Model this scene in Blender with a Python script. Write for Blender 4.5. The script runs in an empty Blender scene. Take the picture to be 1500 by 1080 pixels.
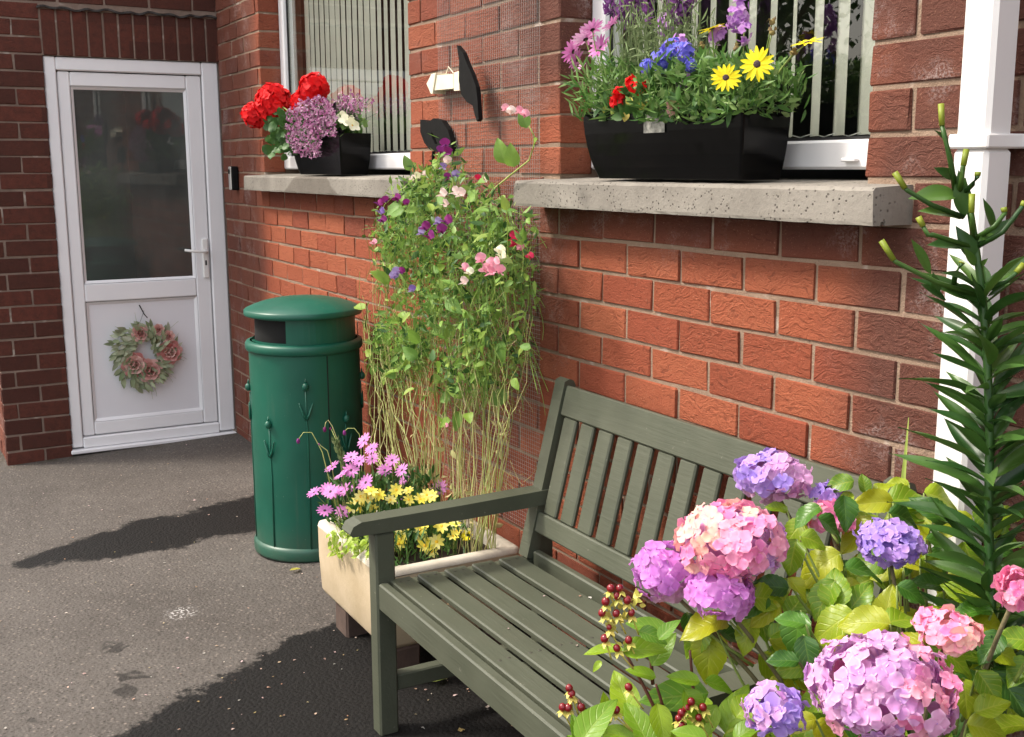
import bpy, math, random
from mathutils import Vector, Matrix, Quaternion, noise as mnoise
R = math.radians
random.seed(7)
rnd = random.random
def U(a, b): return a + (b - a) * rnd()

# ------------------------------------------------------------------ camera, world, sun, exposure
sc = bpy.context.scene
COL = sc.collection
CAM = Vector((6.27323, -1.67510, 1.47045))
CR = Vector((0.48813459, 0.87276096, -0.00359502))
CU = Vector((-0.15352085, 0.08991752, 0.98404583))
CF = Vector((-0.85916004, 0.47979489, -0.17787886))
FPX = 1635.89
cd = bpy.data.cameras.new('camera'); co = bpy.data.objects.new('camera', cd); COL.objects.link(co)
m3 = Matrix((CR, CU, -CF)).transposed()
co.matrix_world = Matrix.Translation(CAM) @ m3.to_4x4()
cd.sensor_width = 36; cd.sensor_fit = 'HORIZONTAL'; cd.lens = FPX / 1500 * 36
cd.clip_start = 0.05; cd.clip_end = 800
sc.camera = co

SUN = Vector((-0.62, -1.0, 1.35)).normalized()
w = bpy.data.worlds.new('World'); sc.world = w; w.use_nodes = True
wn = w.node_tree; wn.nodes.clear()
sky = wn.nodes.new('ShaderNodeTexSky'); sky.sky_type = 'NISHITA'; sky.sun_disc = False
sky.sun_elevation = math.asin(SUN.z); sky.sun_rotation = math.atan2(SUN.x, SUN.y)
sky.air_density = 1.0; sky.dust_density = 6.0; sky.ozone_density = 0.3
bg = wn.nodes.new('ShaderNodeBackground'); bg.inputs[1].default_value = 0.15
wo = wn.nodes.new('ShaderNodeOutputWorld')
cl = wn.nodes.new('ShaderNodeMix'); cl.data_type = 'RGBA'; cl.inputs[0].default_value = .5; cl.inputs[7].default_value = (5.6, 5.5, 5.4, 1)   # even veil of bright cloud
wn.links.new(sky.outputs[0], cl.inputs[6]); wn.links.new(cl.outputs[2], bg.inputs[0]); wn.links.new(bg.outputs[0], wo.inputs[0])
sd = bpy.data.lights.new('sun', 'SUN'); sd.energy = 1.5; sd.angle = R(9); sd.color = (1, .94, .85)
so = bpy.data.objects.new('sun', sd); COL.objects.link(so)
so.rotation_euler = (-SUN).to_track_quat('-Z', 'Y').to_euler()
so.location = SUN * 30
sc.view_settings.view_transform = 'Standard'; sc.view_settings.look = 'None'
sc.view_settings.gamma = 1; sc.view_settings.exposure = 1.3; sc.view_settings.use_curve_mapping = False
sc.render.engine = 'CYCLES'

# ------------------------------------------------------------------ helpers
def ray(px, py):
    return CR * ((px - 750) / FPX) - CU * ((py - 540) / FPX) + CF
def at(px, py, d): return CAM + ray(px, py) * d
def onp(px, py, axis, val):
    v = ray(px, py); return CAM + v * ((val - CAM[axis]) / v[axis])
def proj(P):
    d = Vector(P) - CAM; k = d.dot(CF)
    if k < .05: return None
    return 750 + FPX * d.dot(CR) / k, 540 - FPX * d.dot(CU) / k, k

class MB:
    def __init__(s): s.v = []; s.f = []; s.t = []; s.l = []; s.mi = []
    def add(s, vs, fs, tint=0.0, luv=None, mi=0):
        o = len(s.v); s.v += [tuple(v) for v in vs]
        s.l += luv if luv else [(0., 0.)] * len(vs)
        for f in fs: s.f.append(tuple(i + o for i in f)); s.t.append(tint); s.mi.append(mi)
    def box(s, a, b, tint=0., mi=0):
        (x0, y0, z0), (x1, y1, z1) = a, b
        s.add([(x0,y0,z0),(x1,y0,z0),(x1,y1,z0),(x0,y1,z0),(x0,y0,z1),(x1,y0,z1),(x1,y1,z1),(x0,y1,z1)],
              [(3,2,1,0),(4,5,6,7),(0,1,5,4),(1,2,6,5),(2,3,7,6),(3,0,4,7)], tint, None, mi)
    def cbox(s, a, b, c=.004, tint=0., jit=0., mi=0, M=None):
        """box with chamfered edges (each face inset by c)"""
        vs = []; idx = {}
        for ix in (0,1):
            for iy in (0,1):
                for iz in (0,1):
                    P = [ (b if q else a)[k] for k, q in enumerate((ix,iy,iz))]
                    S = [ -1 if q else 1 for q in (ix,iy,iz)]
                    for ax in range(3):
                        Q = [P[k] + (S[k]*c if k != ax else 0) + (U(-jit,jit) if jit else 0) for k in range(3)]
                        idx[(ix,iy,iz,ax)] = len(vs); vs.append(Q)
        F = []
        for ax in range(3):
            o1, o2 = [(1,2),(2,0),(0,1)][ax]
            for sd_ in (0,1):
                loop = []
                for p, q in ((0,0),(1,0),(1,1),(0,1)):
                    k = [0,0,0]; k[ax] = sd_; k[o1] = p; k[o2] = q
                    loop.append(idx[(*k, ax)])
                F.append(loop if sd_ else loop[::-1])
        for ax in range(3):
            o1, o2 = [(1,2),(2,0),(0,1)][ax]
            for p in (0,1):
                for q in (0,1):
                    k0 = [0,0,0]; k0[o1] = p; k0[o2] = q; k1 = list(k0); k1[ax] = 1
                    L_ = [idx[(*k0,o1)], idx[(*k1,o1)], idx[(*k1,o2)], idx[(*k0,o2)]]
                    F.append(L_ if (p == q) else L_[::-1])
        for ix in (0,1):
            for iy in (0,1):
                for iz in (0,1):
                    L_ = [idx[(ix,iy,iz,k)] for k in range(3)]
                    F.append(L_ if (ix+iy+iz) % 2 == 1 else L_[::-1])
        if M is not None: vs = [M @ Vector(v) for v in vs]
        s.add(vs, F, tint, None, mi)
    def tube(s, pts, r0, r1=None, n=5, tint=0., cap=True, mi=0):
        if r1 is None: r1 = r0
        pts = [Vector(p) for p in pts]; k = len(pts); vs = []; fs = []
        up = Vector((.3, .2, 1)).normalized()
        for i, p in enumerate(pts):
            d = (pts[min(i+1,k-1)] - pts[max(i-1,0)])
            if d.length < 1e-9: d = Vector((0,0,1))
            d.normalize()
            a = d.cross(up)
            if a.length < 1e-3: a = d.cross(Vector((1,0,0)))
            a.normalize(); b = a.cross(d); r = r0 + (r1-r0)*i/max(1,k-1)
            for j in range(n):
                an = 2*math.pi*j/n; vs.append(p + (a*math.cos(an) + b*math.sin(an))*r)
        for i in range(k-1):
            for j in range(n):
                q = (j+1) % n; fs.append((i*n+j, i*n+q, (i+1)*n+q, (i+1)*n+j))
        if cap: fs.append(tuple(range(n))[::-1]); fs.append(tuple((k-1)*n+j for j in range(n)))
        s.add(vs, fs, tint, None, mi)
    def lathe(s, prof, n=32, c=(0,0,0), a0=0, a1=2*math.pi, tint=0., mi=0, M=None):
        full = abs(a1-a0-2*math.pi) < 1e-6; m = n if full else n+1; vs = []; fs = []
        for j in range(m):
            an = a0 + (a1-a0)*j/n
            for (r, z) in prof:
                v = Vector((c[0]+r*math.cos(an), c[1]+r*math.sin(an), c[2]+z)); vs.append(M @ v if M else v)
        k = len(prof)
        for j in range(n):
            q = (j+1) % m
            for i in range(k-1): fs.append((j*k+i, q*k+i, q*k+i+1, j*k+i+1))
        s.add(vs, fs, tint, None, mi)
    def sphere(s, c, r, n=8, m=5, sc_=(1,1,1), tint=0., mi=0):
        vs = [(c[0],c[1],c[2]-r*sc_[2])]; fs = []
        for i in range(1, m):
            ph = -math.pi/2 + math.pi*i/m
            for j in range(n):
                an = 2*math.pi*j/n
                vs.append((c[0]+r*sc_[0]*math.cos(ph)*math.cos(an), c[1]+r*sc_[1]*math.cos(ph)*math.sin(an), c[2]+r*sc_[2]*math.sin(ph)))
        vs.append((c[0],c[1],c[2]+r*sc_[2]))
        for j in range(n):
            q = (j+1) % n; fs.append((0, 1+q, 1+j))
            for i in range(m-2): fs.append((1+i*n+j, 1+i*n+q, 1+(i+1)*n+q, 1+(i+1)*n+j))
            fs.append((1+(m-2)*n+j, 1+(m-2)*n+q, len(vs)-1))
        s.add(vs, fs, tint, None, mi)
    def leaf(s, M, hw, nl=6, nw=2, bend=.2, fold=.15, wave=0., serr=0., tint=0., shape='ovate', mi=0):
        """blade along +Y, length 1, half width hw, normal +Z, carried by the matrix M"""
        vs = []; fs = []; lu = []; k = 2*nw+1
        for i in range(nl+1):
            t = i/nl
            if shape == 'ovate': wv = (math.sin(math.pi*t**.72))**.8 if 0 < t < 1 else 0
            elif shape == 'lance': wv = (math.sin(math.pi*t**.8)) if 0 < t < 1 else 0
            elif shape == 'petal': wv = (math.sin(math.pi*min(1,.12+t*.88)**1.35))**.7 if t < 1 else .25
            elif shape == 'round': wv = math.sqrt(max(0, 1-(2*min(t,.985)-1)**2))
            else: wv = 1 - .9*t
            wv = max(wv, .03)*hw
            if serr: wv *= 1 + serr*(1 if i % 2 else -1)
            for j in range(-nw, nw+1):
                q = j/nw
                x = q*wv; z = -bend*t*t + fold*abs(x) + wave*math.sin(t*9+q*2)*abs(q)*hw
                vs.append(M @ Vector((x, t, z))); lu.append((q, t))
        for i in range(nl):
            for j in range(k-1): fs.append((i*k+j, i*k+j+1, (i+1)*k+j+1, (i+1)*k+j))
        s.add(vs, fs, tint, lu, mi)
    def build(s, name, mat, parent=None, smooth=False, loc=None):
        me = bpy.data.meshes.new(name); me.from_pydata(s.v, [], s.f)
        a = me.attributes.new('tint', 'FLOAT', 'FACE'); a.data.foreach_set('value', s.t)
        a = me.attributes.new('luv', 'FLOAT2', 'POINT'); a.data.foreach_set('vector', [c for q in s.l for c in q])
        for mm in (mat if isinstance(mat, (list, tuple)) else [mat]): me.materials.append(mm)
        if isinstance(mat, (list, tuple)): me.polygons.foreach_set('material_index', s.mi)
        if smooth: me.polygons.foreach_set('use_smooth', [True]*len(me.polygons))
        me.update()
        return link(name, me, parent, loc)
def link(name, me, parent=None, loc=None, M=None):
    o = bpy.data.objects.new(name, me); COL.objects.link(o)
    if M is not None: o.matrix_basis = M
    elif loc is not None: o.location = loc
    if parent is not None:
        o.parent = parent; o.matrix_parent_inverse = parent.matrix_basis.inverted()
    return o
def mesh_of(mb, name, mat, smooth=True):
    o = mb.build(name, mat, None, smooth); me = o.data; bpy.data.objects.remove(o); return me
def tag(o, label=None, cat=None, group=None, kind=None):
    if label: o['label'] = label
    if cat: o['category'] = cat
    if group: o['group'] = group
    if kind: o['kind'] = kind
    return o
def thing(name, loc, label, cat, group=None):
    o = bpy.data.objects.new(name, None); COL.objects.link(o); o.empty_display_size = .05
    o.matrix_basis = Matrix.Translation(Vector(loc)); return tag(o, label, cat, group)
def frame(base, d, nrm, s=1, sx=None):
    d = Vector(d).normalized(); nrm = Vector(nrm)
    x = d.cross(nrm)
    if x.length < 1e-4: x = d.cross(Vector((.31,.87,.2)))
    x.normalize(); z = x.cross(d).normalized()
    sx = s if sx is None else sx
    return Matrix(((x.x*sx, d.x*s, z.x*s, base[0]), (x.y*sx, d.y*s, z.y*s, base[1]), (x.z*sx, d.z*s, z.z*s, base[2]), (0,0,0,1)))
def rv():
    while True:
        v = Vector((U(-1,1), U(-1,1), U(-1,1)))
        if .05 < v.length < 1: return v.normalized()
def bez(a, b, sag=Vector((0,0,0)), n=6):
    a = Vector(a); b = Vector(b); m_ = (a+b)/2 + Vector(sag)
    return [a*(1-t)**2 + m_*2*t*(1-t) + b*t*t for t in [i/n for i in range(n+1)]]

# ------------------------------------------------------------------ materials
class NT:
    def __init__(s, name):
        s.m = bpy.data.materials.new(name); s.m.use_nodes = True; s.t = s.m.node_tree
        s.b = s.t.nodes['Principled BSDF']; s.out = s.t.nodes['Material Output']
    def n(s, typ, **kw):
        nd = s.t.nodes.new('ShaderNode'+typ)
        for k, v in kw.items():
            if k.startswith('i_'):
                key = k[2:]; key = int(key) if key.isdigit() else key.replace('_', ' ')
                if hasattr(v, 'is_linked') or isinstance(v, bpy.types.NodeSocket): s.t.links.new(v, nd.inputs[key])
                else: nd.inputs[key].default_value = v
            else: setattr(nd, k, v)
        return nd
    def L(s, a, b): s.t.links.new(a, b)
    def math(s, op, a, b=0., c=None, clamp=False):
        kw = dict(i_0=a, i_1=b)
        if c is not None: kw['i_2'] = c
        nd = s.n('Math', operation=op, **kw); nd.use_clamp = clamp; return nd.outputs[0]
    def mix(s, f, a, b, typ='MIX'):
        nd = s.n('Mix', data_type='RGBA', blend_type=typ); nd.clamp_factor = True
        for k, v in ((0, f), (6, a), (7, b)):
            if isinstance(v, bpy.types.NodeSocket): s.L(v, nd.inputs[k])
            else: nd.inputs[k].default_value = v if k == 0 else (*v[:3], 1)
        return nd.outputs[2]
    def noise(s, scale, detail=3, vec=None, rough=.5, dist=0.):
        nd = s.n('TexNoise', i_Scale=scale, i_Detail=detail, i_Roughness=rough, i_Distortion=dist)
        if vec is not None: s.L(vec, nd.inputs['Vector'])
        return nd.outputs['Fac']
    def pos(s): return s.n('NewGeometry').outputs['Position']
    def obj(s): return s.n('TexCoord').outputs['Object']
    def ramp(s, f, *st):
        nd = s.n('ValToRGB'); s.L(f, nd.inputs[0]); cr = nd.color_ramp
        while len(cr.elements) < len(st): cr.elements.new(.5)
        for e, (p, c) in zip(cr.elements, st): e.position = p; e.color = (*c, 1) if len(c) == 3 else c
        return nd.outputs[0]
    def step(s, v, a, b):
        nd = s.n('MapRange', i_1=a, i_2=b); s.L(v, nd.inputs[0]); nd.interpolation_type = 'SMOOTHSTEP'; return nd.outputs[0]
    def scale(s, vec, xyz):
        nd = s.n('VectorMath', operation='MULTIPLY'); s.L(vec, nd.inputs[0]); nd.inputs[1].default_value = xyz; return nd.outputs[0]
    def bump(s, h, strength=.5, dist=.002):
        nd = s.n('Bump', i_Strength=strength, i_Distance=dist); s.L(h, nd.inputs['Height']); s.L(nd.outputs[0], s.b.inputs['Normal']); return nd.outputs[0]
    def set(s, **kw):
        for k, v in kw.items():
            k = k.replace('_', ' ')
            if isinstance(v, bpy.types.NodeSocket): s.L(v, s.b.inputs[k])
            else: s.b.inputs[k].default_value = (*v, 1) if isinstance(v, tuple) and len(v) == 3 else v
        return s
def pmat(name, c1, c2=None, scale=8, rough=.5, bump=0., bscale=60, spec=.5, metal=0., world=True, det=4, rvar=0.):
    t = NT(name); P = t.pos() if world else t.obj()
    if c2 is not None:
        f = t.noise(scale, det, P, .6); t.set(Base_Color=t.ramp(f, (.3, c1), (.72, c2)))
    else: t.set(Base_Color=c1)
    t.set(Roughness=rough, Metallic=metal); t.b.inputs['Specular IOR Level'].default_value = spec
    if rvar: t.set(Roughness=t.math('MULTIPLY_ADD', t.noise(scale*2.3, 3, P), rvar, rough-rvar/2))
    if bump: t.bump(t.noise(bscale, 4, P, .6), bump, .003)
    return t.m
def leafmat(name, cols, rough=.42, trans=.3, veins=0., spec=.45, edge=None, vcol=None, side=7.):
    """colour picked by the tint attribute and the object's own random number; luv carries the blade's own coordinates"""
    t = NT(name)
    tn = t.n('Attribute', attribute_name='tint').outputs['Fac']
    rn = t.n('ObjectInfo').outputs['Random']
    f = t.math('FRACT', t.math('ADD', tn, rn))
    k = len(cols); c = t.ramp(f, *[(i/max(1,k-1), cc) for i, cc in enumerate(cols)])
    big = t.noise(14, 3, t.pos(), .6)
    c = t.mix(t.math('MULTIPLY', t.step(big, .35, .75), .35), c, cols[-1])
    uv = t.n('Attribute', attribute_name='luv').outputs['Vector']
    sp = t.n('SeparateXYZ'); t.L(uv, sp.inputs[0]); u_ = t.math('ABSOLUTE', sp.outputs[0]); v_ = sp.outputs[1]
    if veins:
        ph = t.math('FRACT', t.math('SUBTRACT', t.math('MULTIPLY', v_, side), t.math('MULTIPLY', u_, side*.28)))
        ln = t.math('SUBTRACT', 1, t.step(t.math('ABSOLUTE', t.math('SUBTRACT', ph, .5)), .0, .14))
        mid = t.math('SUBTRACT', 1, t.step(u_, .02, .09)); h = t.math('MAXIMUM', ln, mid)
        c = t.mix(t.math('MULTIPLY', h, veins), c, vcol or cols[0])
        t.bump(t.math('SUBTRACT', t.noise(90, 2, t.pos()), t.math('MULTIPLY', h, 1.2)), .35, .0012)
    if edge:
        c = t.mix(t.math('MULTIPLY', t.step(u_, .55, 1.), edge[1]), c, edge[0])
    t.set(Base_Color=c, Roughness=rough); t.b.inputs['Specular IOR Level'].default_value = spec
    if trans:
        tr = t.n('BsdfTranslucent'); t.L(c, tr.inputs[0])
        mx = t.n('MixShader', i_0=trans); t.L(t.b.outputs[0], mx.inputs[1]); t.L(tr.outputs[0], mx.inputs[2]); t.L(mx.outputs[0], t.out.inputs[0])
    return t.m

BC, BL = .085, .2265                     # brick course and brick pitch
def brickmat(name, side):
    t = NT(name); P = t.pos(); sp = t.n('SeparateXYZ'); t.L(P, sp.inputs[0])
    h = sp.outputs[1] if side else sp.outputs[0]; z = sp.outputs[2]
    row = t.math('FLOOR', t.math('DIVIDE', z, BC)); par = t.math('FRACT', t.math('MULTIPLY', row, .5))
    off = 0.2155 if side else (3.546 + BL/2)
    cu_ = t.math('DIVIDE', t.math('ADD', t.math('SUBTRACT', h, off), t.math('MULTIPLY', par, BL)), BL)
    col = t.math('FLOOR', cu_)
    cv = t.n('CombineXYZ'); t.L(col, cv.inputs[0]); t.L(row, cv.inputs[1]); cv.inputs[2].default_value = 3.7
    wn_ = t.n('TexWhiteNoise', noise_dimensions='3D'); t.L(cv.outputs[0], wn_.inputs['Vector']); r1 = wn_.outputs['Value']
    grit = t.noise(420, 3, P, .75); mot = t.noise(30, 5, P, .65); fine = t.noise(160, 4, P, .7); patch = t.noise(2.6, 4, P, .6)
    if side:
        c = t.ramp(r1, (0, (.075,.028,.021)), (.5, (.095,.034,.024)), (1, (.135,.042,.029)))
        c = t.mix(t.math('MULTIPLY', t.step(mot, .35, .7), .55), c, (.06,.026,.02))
    else:
        c = t.ramp(r1, (0, (.26,.070,.038)), (.3, (.33,.094,.048)), (.6, (.38,.118,.060)), (.85, (.30,.078,.042)), (1, (.20,.06,.038)))
        c = t.mix(t.math('MULTIPLY', t.step(mot, .4, .75), .35), c, (.32,.075,.04))
        # rain-washed, sooty brickwork away from the sills, plus painted shadow under them
        d1 = t.step(h, 4.55, 4.78); d2 = t.math('SUBTRACT', 1, t.step(h, .62, .82))
        d3 = t.math('MULTIPLY', t.step(h, 3.3, 3.38), t.math('MULTIPLY', t.math('SUBTRACT', 1, t.step(h, 3.5, 3.75)), t.step(z, .5, 1.25)))
        d3 = t.math('MULTIPLY', d3, t.math('SUBTRACT', 1, t.step(z, 1.4, 1.6)))
        d4 = t.math('MULTIPLY', t.step(z, 1.5, 1.8), t.math('ADD', t.step(h, 3.0, 3.5), .35))
        d5 = t.math('MULTIPLY', t.step(z, 1.18, 1.36), t.math('MULTIPLY', t.math('SUBTRACT', 1, t.step(z, 1.4, 1.46)), t.math('ADD', t.math('MULTIPLY', t.step(h, 3.2, 3.3), .5), .35)))  # dark band below the sills: their soft shadow and dirt put into the colour
        d6 = t.math('MULTIPLY', t.math('SUBTRACT', 1, t.step(z, .0, .5)), .5)
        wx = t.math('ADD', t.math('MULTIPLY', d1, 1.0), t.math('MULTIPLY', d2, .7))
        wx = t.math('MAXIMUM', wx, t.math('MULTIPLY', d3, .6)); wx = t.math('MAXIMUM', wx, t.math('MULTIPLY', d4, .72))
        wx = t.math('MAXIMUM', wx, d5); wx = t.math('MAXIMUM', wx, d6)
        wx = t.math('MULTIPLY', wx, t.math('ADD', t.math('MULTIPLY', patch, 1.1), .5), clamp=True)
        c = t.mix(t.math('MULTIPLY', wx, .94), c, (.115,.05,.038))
        ef = t.math('MULTIPLY', t.step(t.noise(5, 4, P, .65), .5, .7), t.math('MULTIPLY', wx, t.step(fine, .42, .6)))
        c = t.mix(t.math('MULTIPLY', ef, .75), c, (.45,.38,.36))
    c = t.mix(t.math('MULTIPLY', t.step(fine, .52, .75), .3), c, (.05,.02,.015) if side else (.16,.045,.025))
    # dragged, creased face
    v = t.scale(P, (34, 34, 92)); wob = t.noise(11, 3, P)
    cmb = t.n('VectorMath', operation='ADD'); t.L(v, cmb.inputs[0])
    q = t.n('CombineXYZ'); t.L(t.math('MULTIPLY', wob, 8), q.inputs[2]); t.L(t.math('MULTIPLY', r1, 60), q.inputs[1]); t.L(t.math('MULTIPLY', r1, 37), q.inputs[0]); t.L(q.outputs[0], cmb.inputs[1])
    rid = t.noise(1.0, 3, cmb.outputs[0], .55, 1.1)
    rough = t.math('ADD', t.math('MULTIPLY', rid, t.math('MULTIPLY_ADD', t.math('FRACT', t.math('MULTIPLY', r1, 7.3)), .75, .3) if not side else .5), t.math('MULTIPLY', fine, .35))
    c = t.mix(t.math('MULTIPLY', t.step(grit, .56, .68), .4), c, (.11,.032,.02) if not side else (.03,.014,.01)); c = t.mix(t.math('MULTIPLY', t.step(t.noise(260, 2, P), .66, .72), .45), c, (.52,.28,.18) if not side else (.2,.11,.085))
    rough = t.math('ADD', rough, t.math('MULTIPLY', grit, .3)); cre = t.step(rid, .44, .28)
    c = t.mix(t.math('MULTIPLY', cre, .5), c, (.10,.028,.018) if not side else (.04,.018,.014))
    t.set(Base_Color=c, Roughness=.9); t.b.inputs['Specular IOR Level'].default_value = .2
    t.bump(rough, .85, .0115 if not side else .006)
    return t.m
def mortarmat(name, c1, c2):
    t = NT(name); P = t.pos(); n1 = t.noise(7, 5, P, .65); n2 = t.noise(210, 3, P, .7)
    c = t.ramp(n1, (.3, c1), (.7, c2)); c = t.mix(t.math('MULTIPLY', t.step(t.noise(11, 3, P), .6, .7), .5), c, (.62,.55,.48))
    c = t.mix(t.math('MULTIPLY', t.step(n2, .5, .75), .4), c, (.2,.14,.1))
    t.set(Base_Color=c, Roughness=.95); t.bump(t.math('ADD', n2, t.math('MULTIPLY', t.noise(45, 4, P, .6), 1.5)), .8, .005); return t.m
M = {}
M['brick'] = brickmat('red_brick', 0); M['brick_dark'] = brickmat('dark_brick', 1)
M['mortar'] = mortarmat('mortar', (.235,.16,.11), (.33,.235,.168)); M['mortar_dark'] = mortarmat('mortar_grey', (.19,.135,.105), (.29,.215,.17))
M['upvc'] = pmat('white_upvc', (.80,.80,.81), (.85,.85,.855), 3, .5, .04, 30)
M['upvc_panel'] = pmat('white_panel', (.74,.74,.77), (.78,.78,.8), 4, .4, .05, 40)
M['gasket'] = pmat('black_gasket', (.012,.012,.013), None, rough=.6)
M['soot'] = pmat('dark_tray', (.02,.018,.017), (.05,.042,.038), 20, .8, .3, 60)
M['metal'] = pmat('brushed_metal', (.62,.61,.58), (.7,.69,.66), 30, .3, metal=.9)
M['white_metal'] = pmat('white_handle', (.8,.79,.76), None, rough=.25)
M['blackplastic'] = pmat('black_gloss_plastic', (.002,.002,.0022), (.003,.003,.0033), 12, .17, .03, 25, .14, rvar=.12)
M['black'] = pmat('black_paint', (.005,.005,.005), (.009,.009,.009), 30, .6, .2, 80, .15)
M['cream'] = pmat('cream_paint', (.72,.66,.5), (.8,.75,.6), 25, .6, .2, 90)
M['pipe'] = pmat('white_pipe', (.74,.73,.71), (.82,.81,.8), 2.2, .38, .05, 12)
M['wire'] = pmat('galvanised_wire', (.3,.29,.28), (.42,.41,.4), 40, .45, metal=.6)
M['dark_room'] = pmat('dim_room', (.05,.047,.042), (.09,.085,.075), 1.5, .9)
def blindmat():
    t = NT('fabric_blind'); P = t.pos(); c = t.ramp(t.noise(6, 3, P), (.3, (.72,.71,.65)), (.7, (.80,.79,.73)))
    t.set(Base_Color=c, Roughness=.85); tr = t.n('BsdfTranslucent'); t.L(c, tr.inputs[0]); mx = t.n('MixShader', i_0=.6)
    t.L(t.b.outputs[0], mx.inputs[1]); t.L(tr.outputs[0], mx.inputs[2]); t.L(mx.outputs[0], t.out.inputs[0]); return t.m
M['blind'] = blindmat()
M['sticker'] = pmat('worn_foil_label', (.10,.10,.09), (.42,.42,.38), 120, .35, det=6)

def concrete():
    t = NT('sill_concrete'); P = t.pos(); n1 = t.noise(5, 6, P, .65); n2 = t.noise(95, 4, P, .7)
    c = t.ramp(n1, (.28, (.165,.15,.128)), (.7, (.27,.25,.215)))
    vo = t.n('TexVoronoi', feature='F1', i_Scale=95.); t.L(P, vo.inputs['Vector'])
    ln = t.noise(16, 2, P); pit = t.math('MULTIPLY', t.math('SUBTRACT', 1, t.step(vo.outputs['Distance'], .14, .3)), t.step(ln, .40, .55))
    c = t.mix(t.math('MULTIPLY', pit, .8), c, (.06,.05,.04))
    c = t.mix(t.math('MULTIPLY', t.step(n2, .5, .75), .35), c, (.10,.085,.068))
    # damp mark where the left box drains over the front edge
    sp = t.n('SeparateXYZ'); t.L(P, sp.inputs[0])
    wob = t.math('MULTIPLY', t.math('SUBTRACT', t.noise(20, 2, P), .5), .1)
    x = t.math('ADD', sp.outputs[0], wob); z = sp.outputs[2]
    fl = t.math('MULTIPLY', t.math('SUBTRACT', 1.44, z), 2.2)
    a = t.step(t.math('SUBTRACT', x, t.math('SUBTRACT', 1.50, fl)), -.01, .02); b = t.step(t.math('SUBTRACT', t.math('ADD', 1.86, fl), x), -.01, .02)
    c = t.mix(t.math('MULTIPLY', t.math('MULTIPLY', a, b), .62), c, (.085,.07,.054))
    t.set(Base_Color=c, Roughness=.93); t.bump(t.math('SUBTRACT', t.math('MULTIPLY', n2, .6), pit), .7, .004); return t.m
M['concrete'] = concrete()
def glassmat(name, tint, refl, haze=.0):
    t = NT(name); tr = t.n('BsdfTransparent'); tr.inputs[0].default_value = (*tint, 1)
    gl = t.n('BsdfGlossy'); gl.inputs['Roughness'].default_value = .0; gl.inputs[0].default_value = (.95,.97,.96,1)
    fc = t.n('LayerWeight', i_Blend=.5).outputs['Facing']; fs = t.math('MULTIPLY_ADD', t.math('POWER', fc, 5.), .96, .04); f = t.math('MULTIPLY', fs, refl, clamp=True)
    mx = t.n('MixShader'); t.L(f, mx.inputs[0]); t.L(tr.outputs[0], mx.inputs[1]); t.L(gl.outputs[0], mx.inputs[2])
    if haze:  # grey mixed into the glass stands in for the lit interior and reflections
        df = t.n('BsdfDiffuse'); df.inputs[0].default_value = (.40,.44,.41,1); m2_ = t.n('MixShader'); t.L(t.math('MULTIPLY', t.noise(3, 4, t.pos(), .6), haze*2), m2_.inputs[0]); t.L(mx.outputs[0], m2_.inputs[1]); t.L(df.outputs[0], m2_.inputs[2]); t.L(m2_.outputs[0], t.out.inputs[0])
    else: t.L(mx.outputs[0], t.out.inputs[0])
    return t.m
M['glass'] = glassmat('window_glass', (.86,.9,.88), 1.9); M['door_glass'] = glassmat('door_glass', (.8,.86,.83), 1.15, .14)

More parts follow.
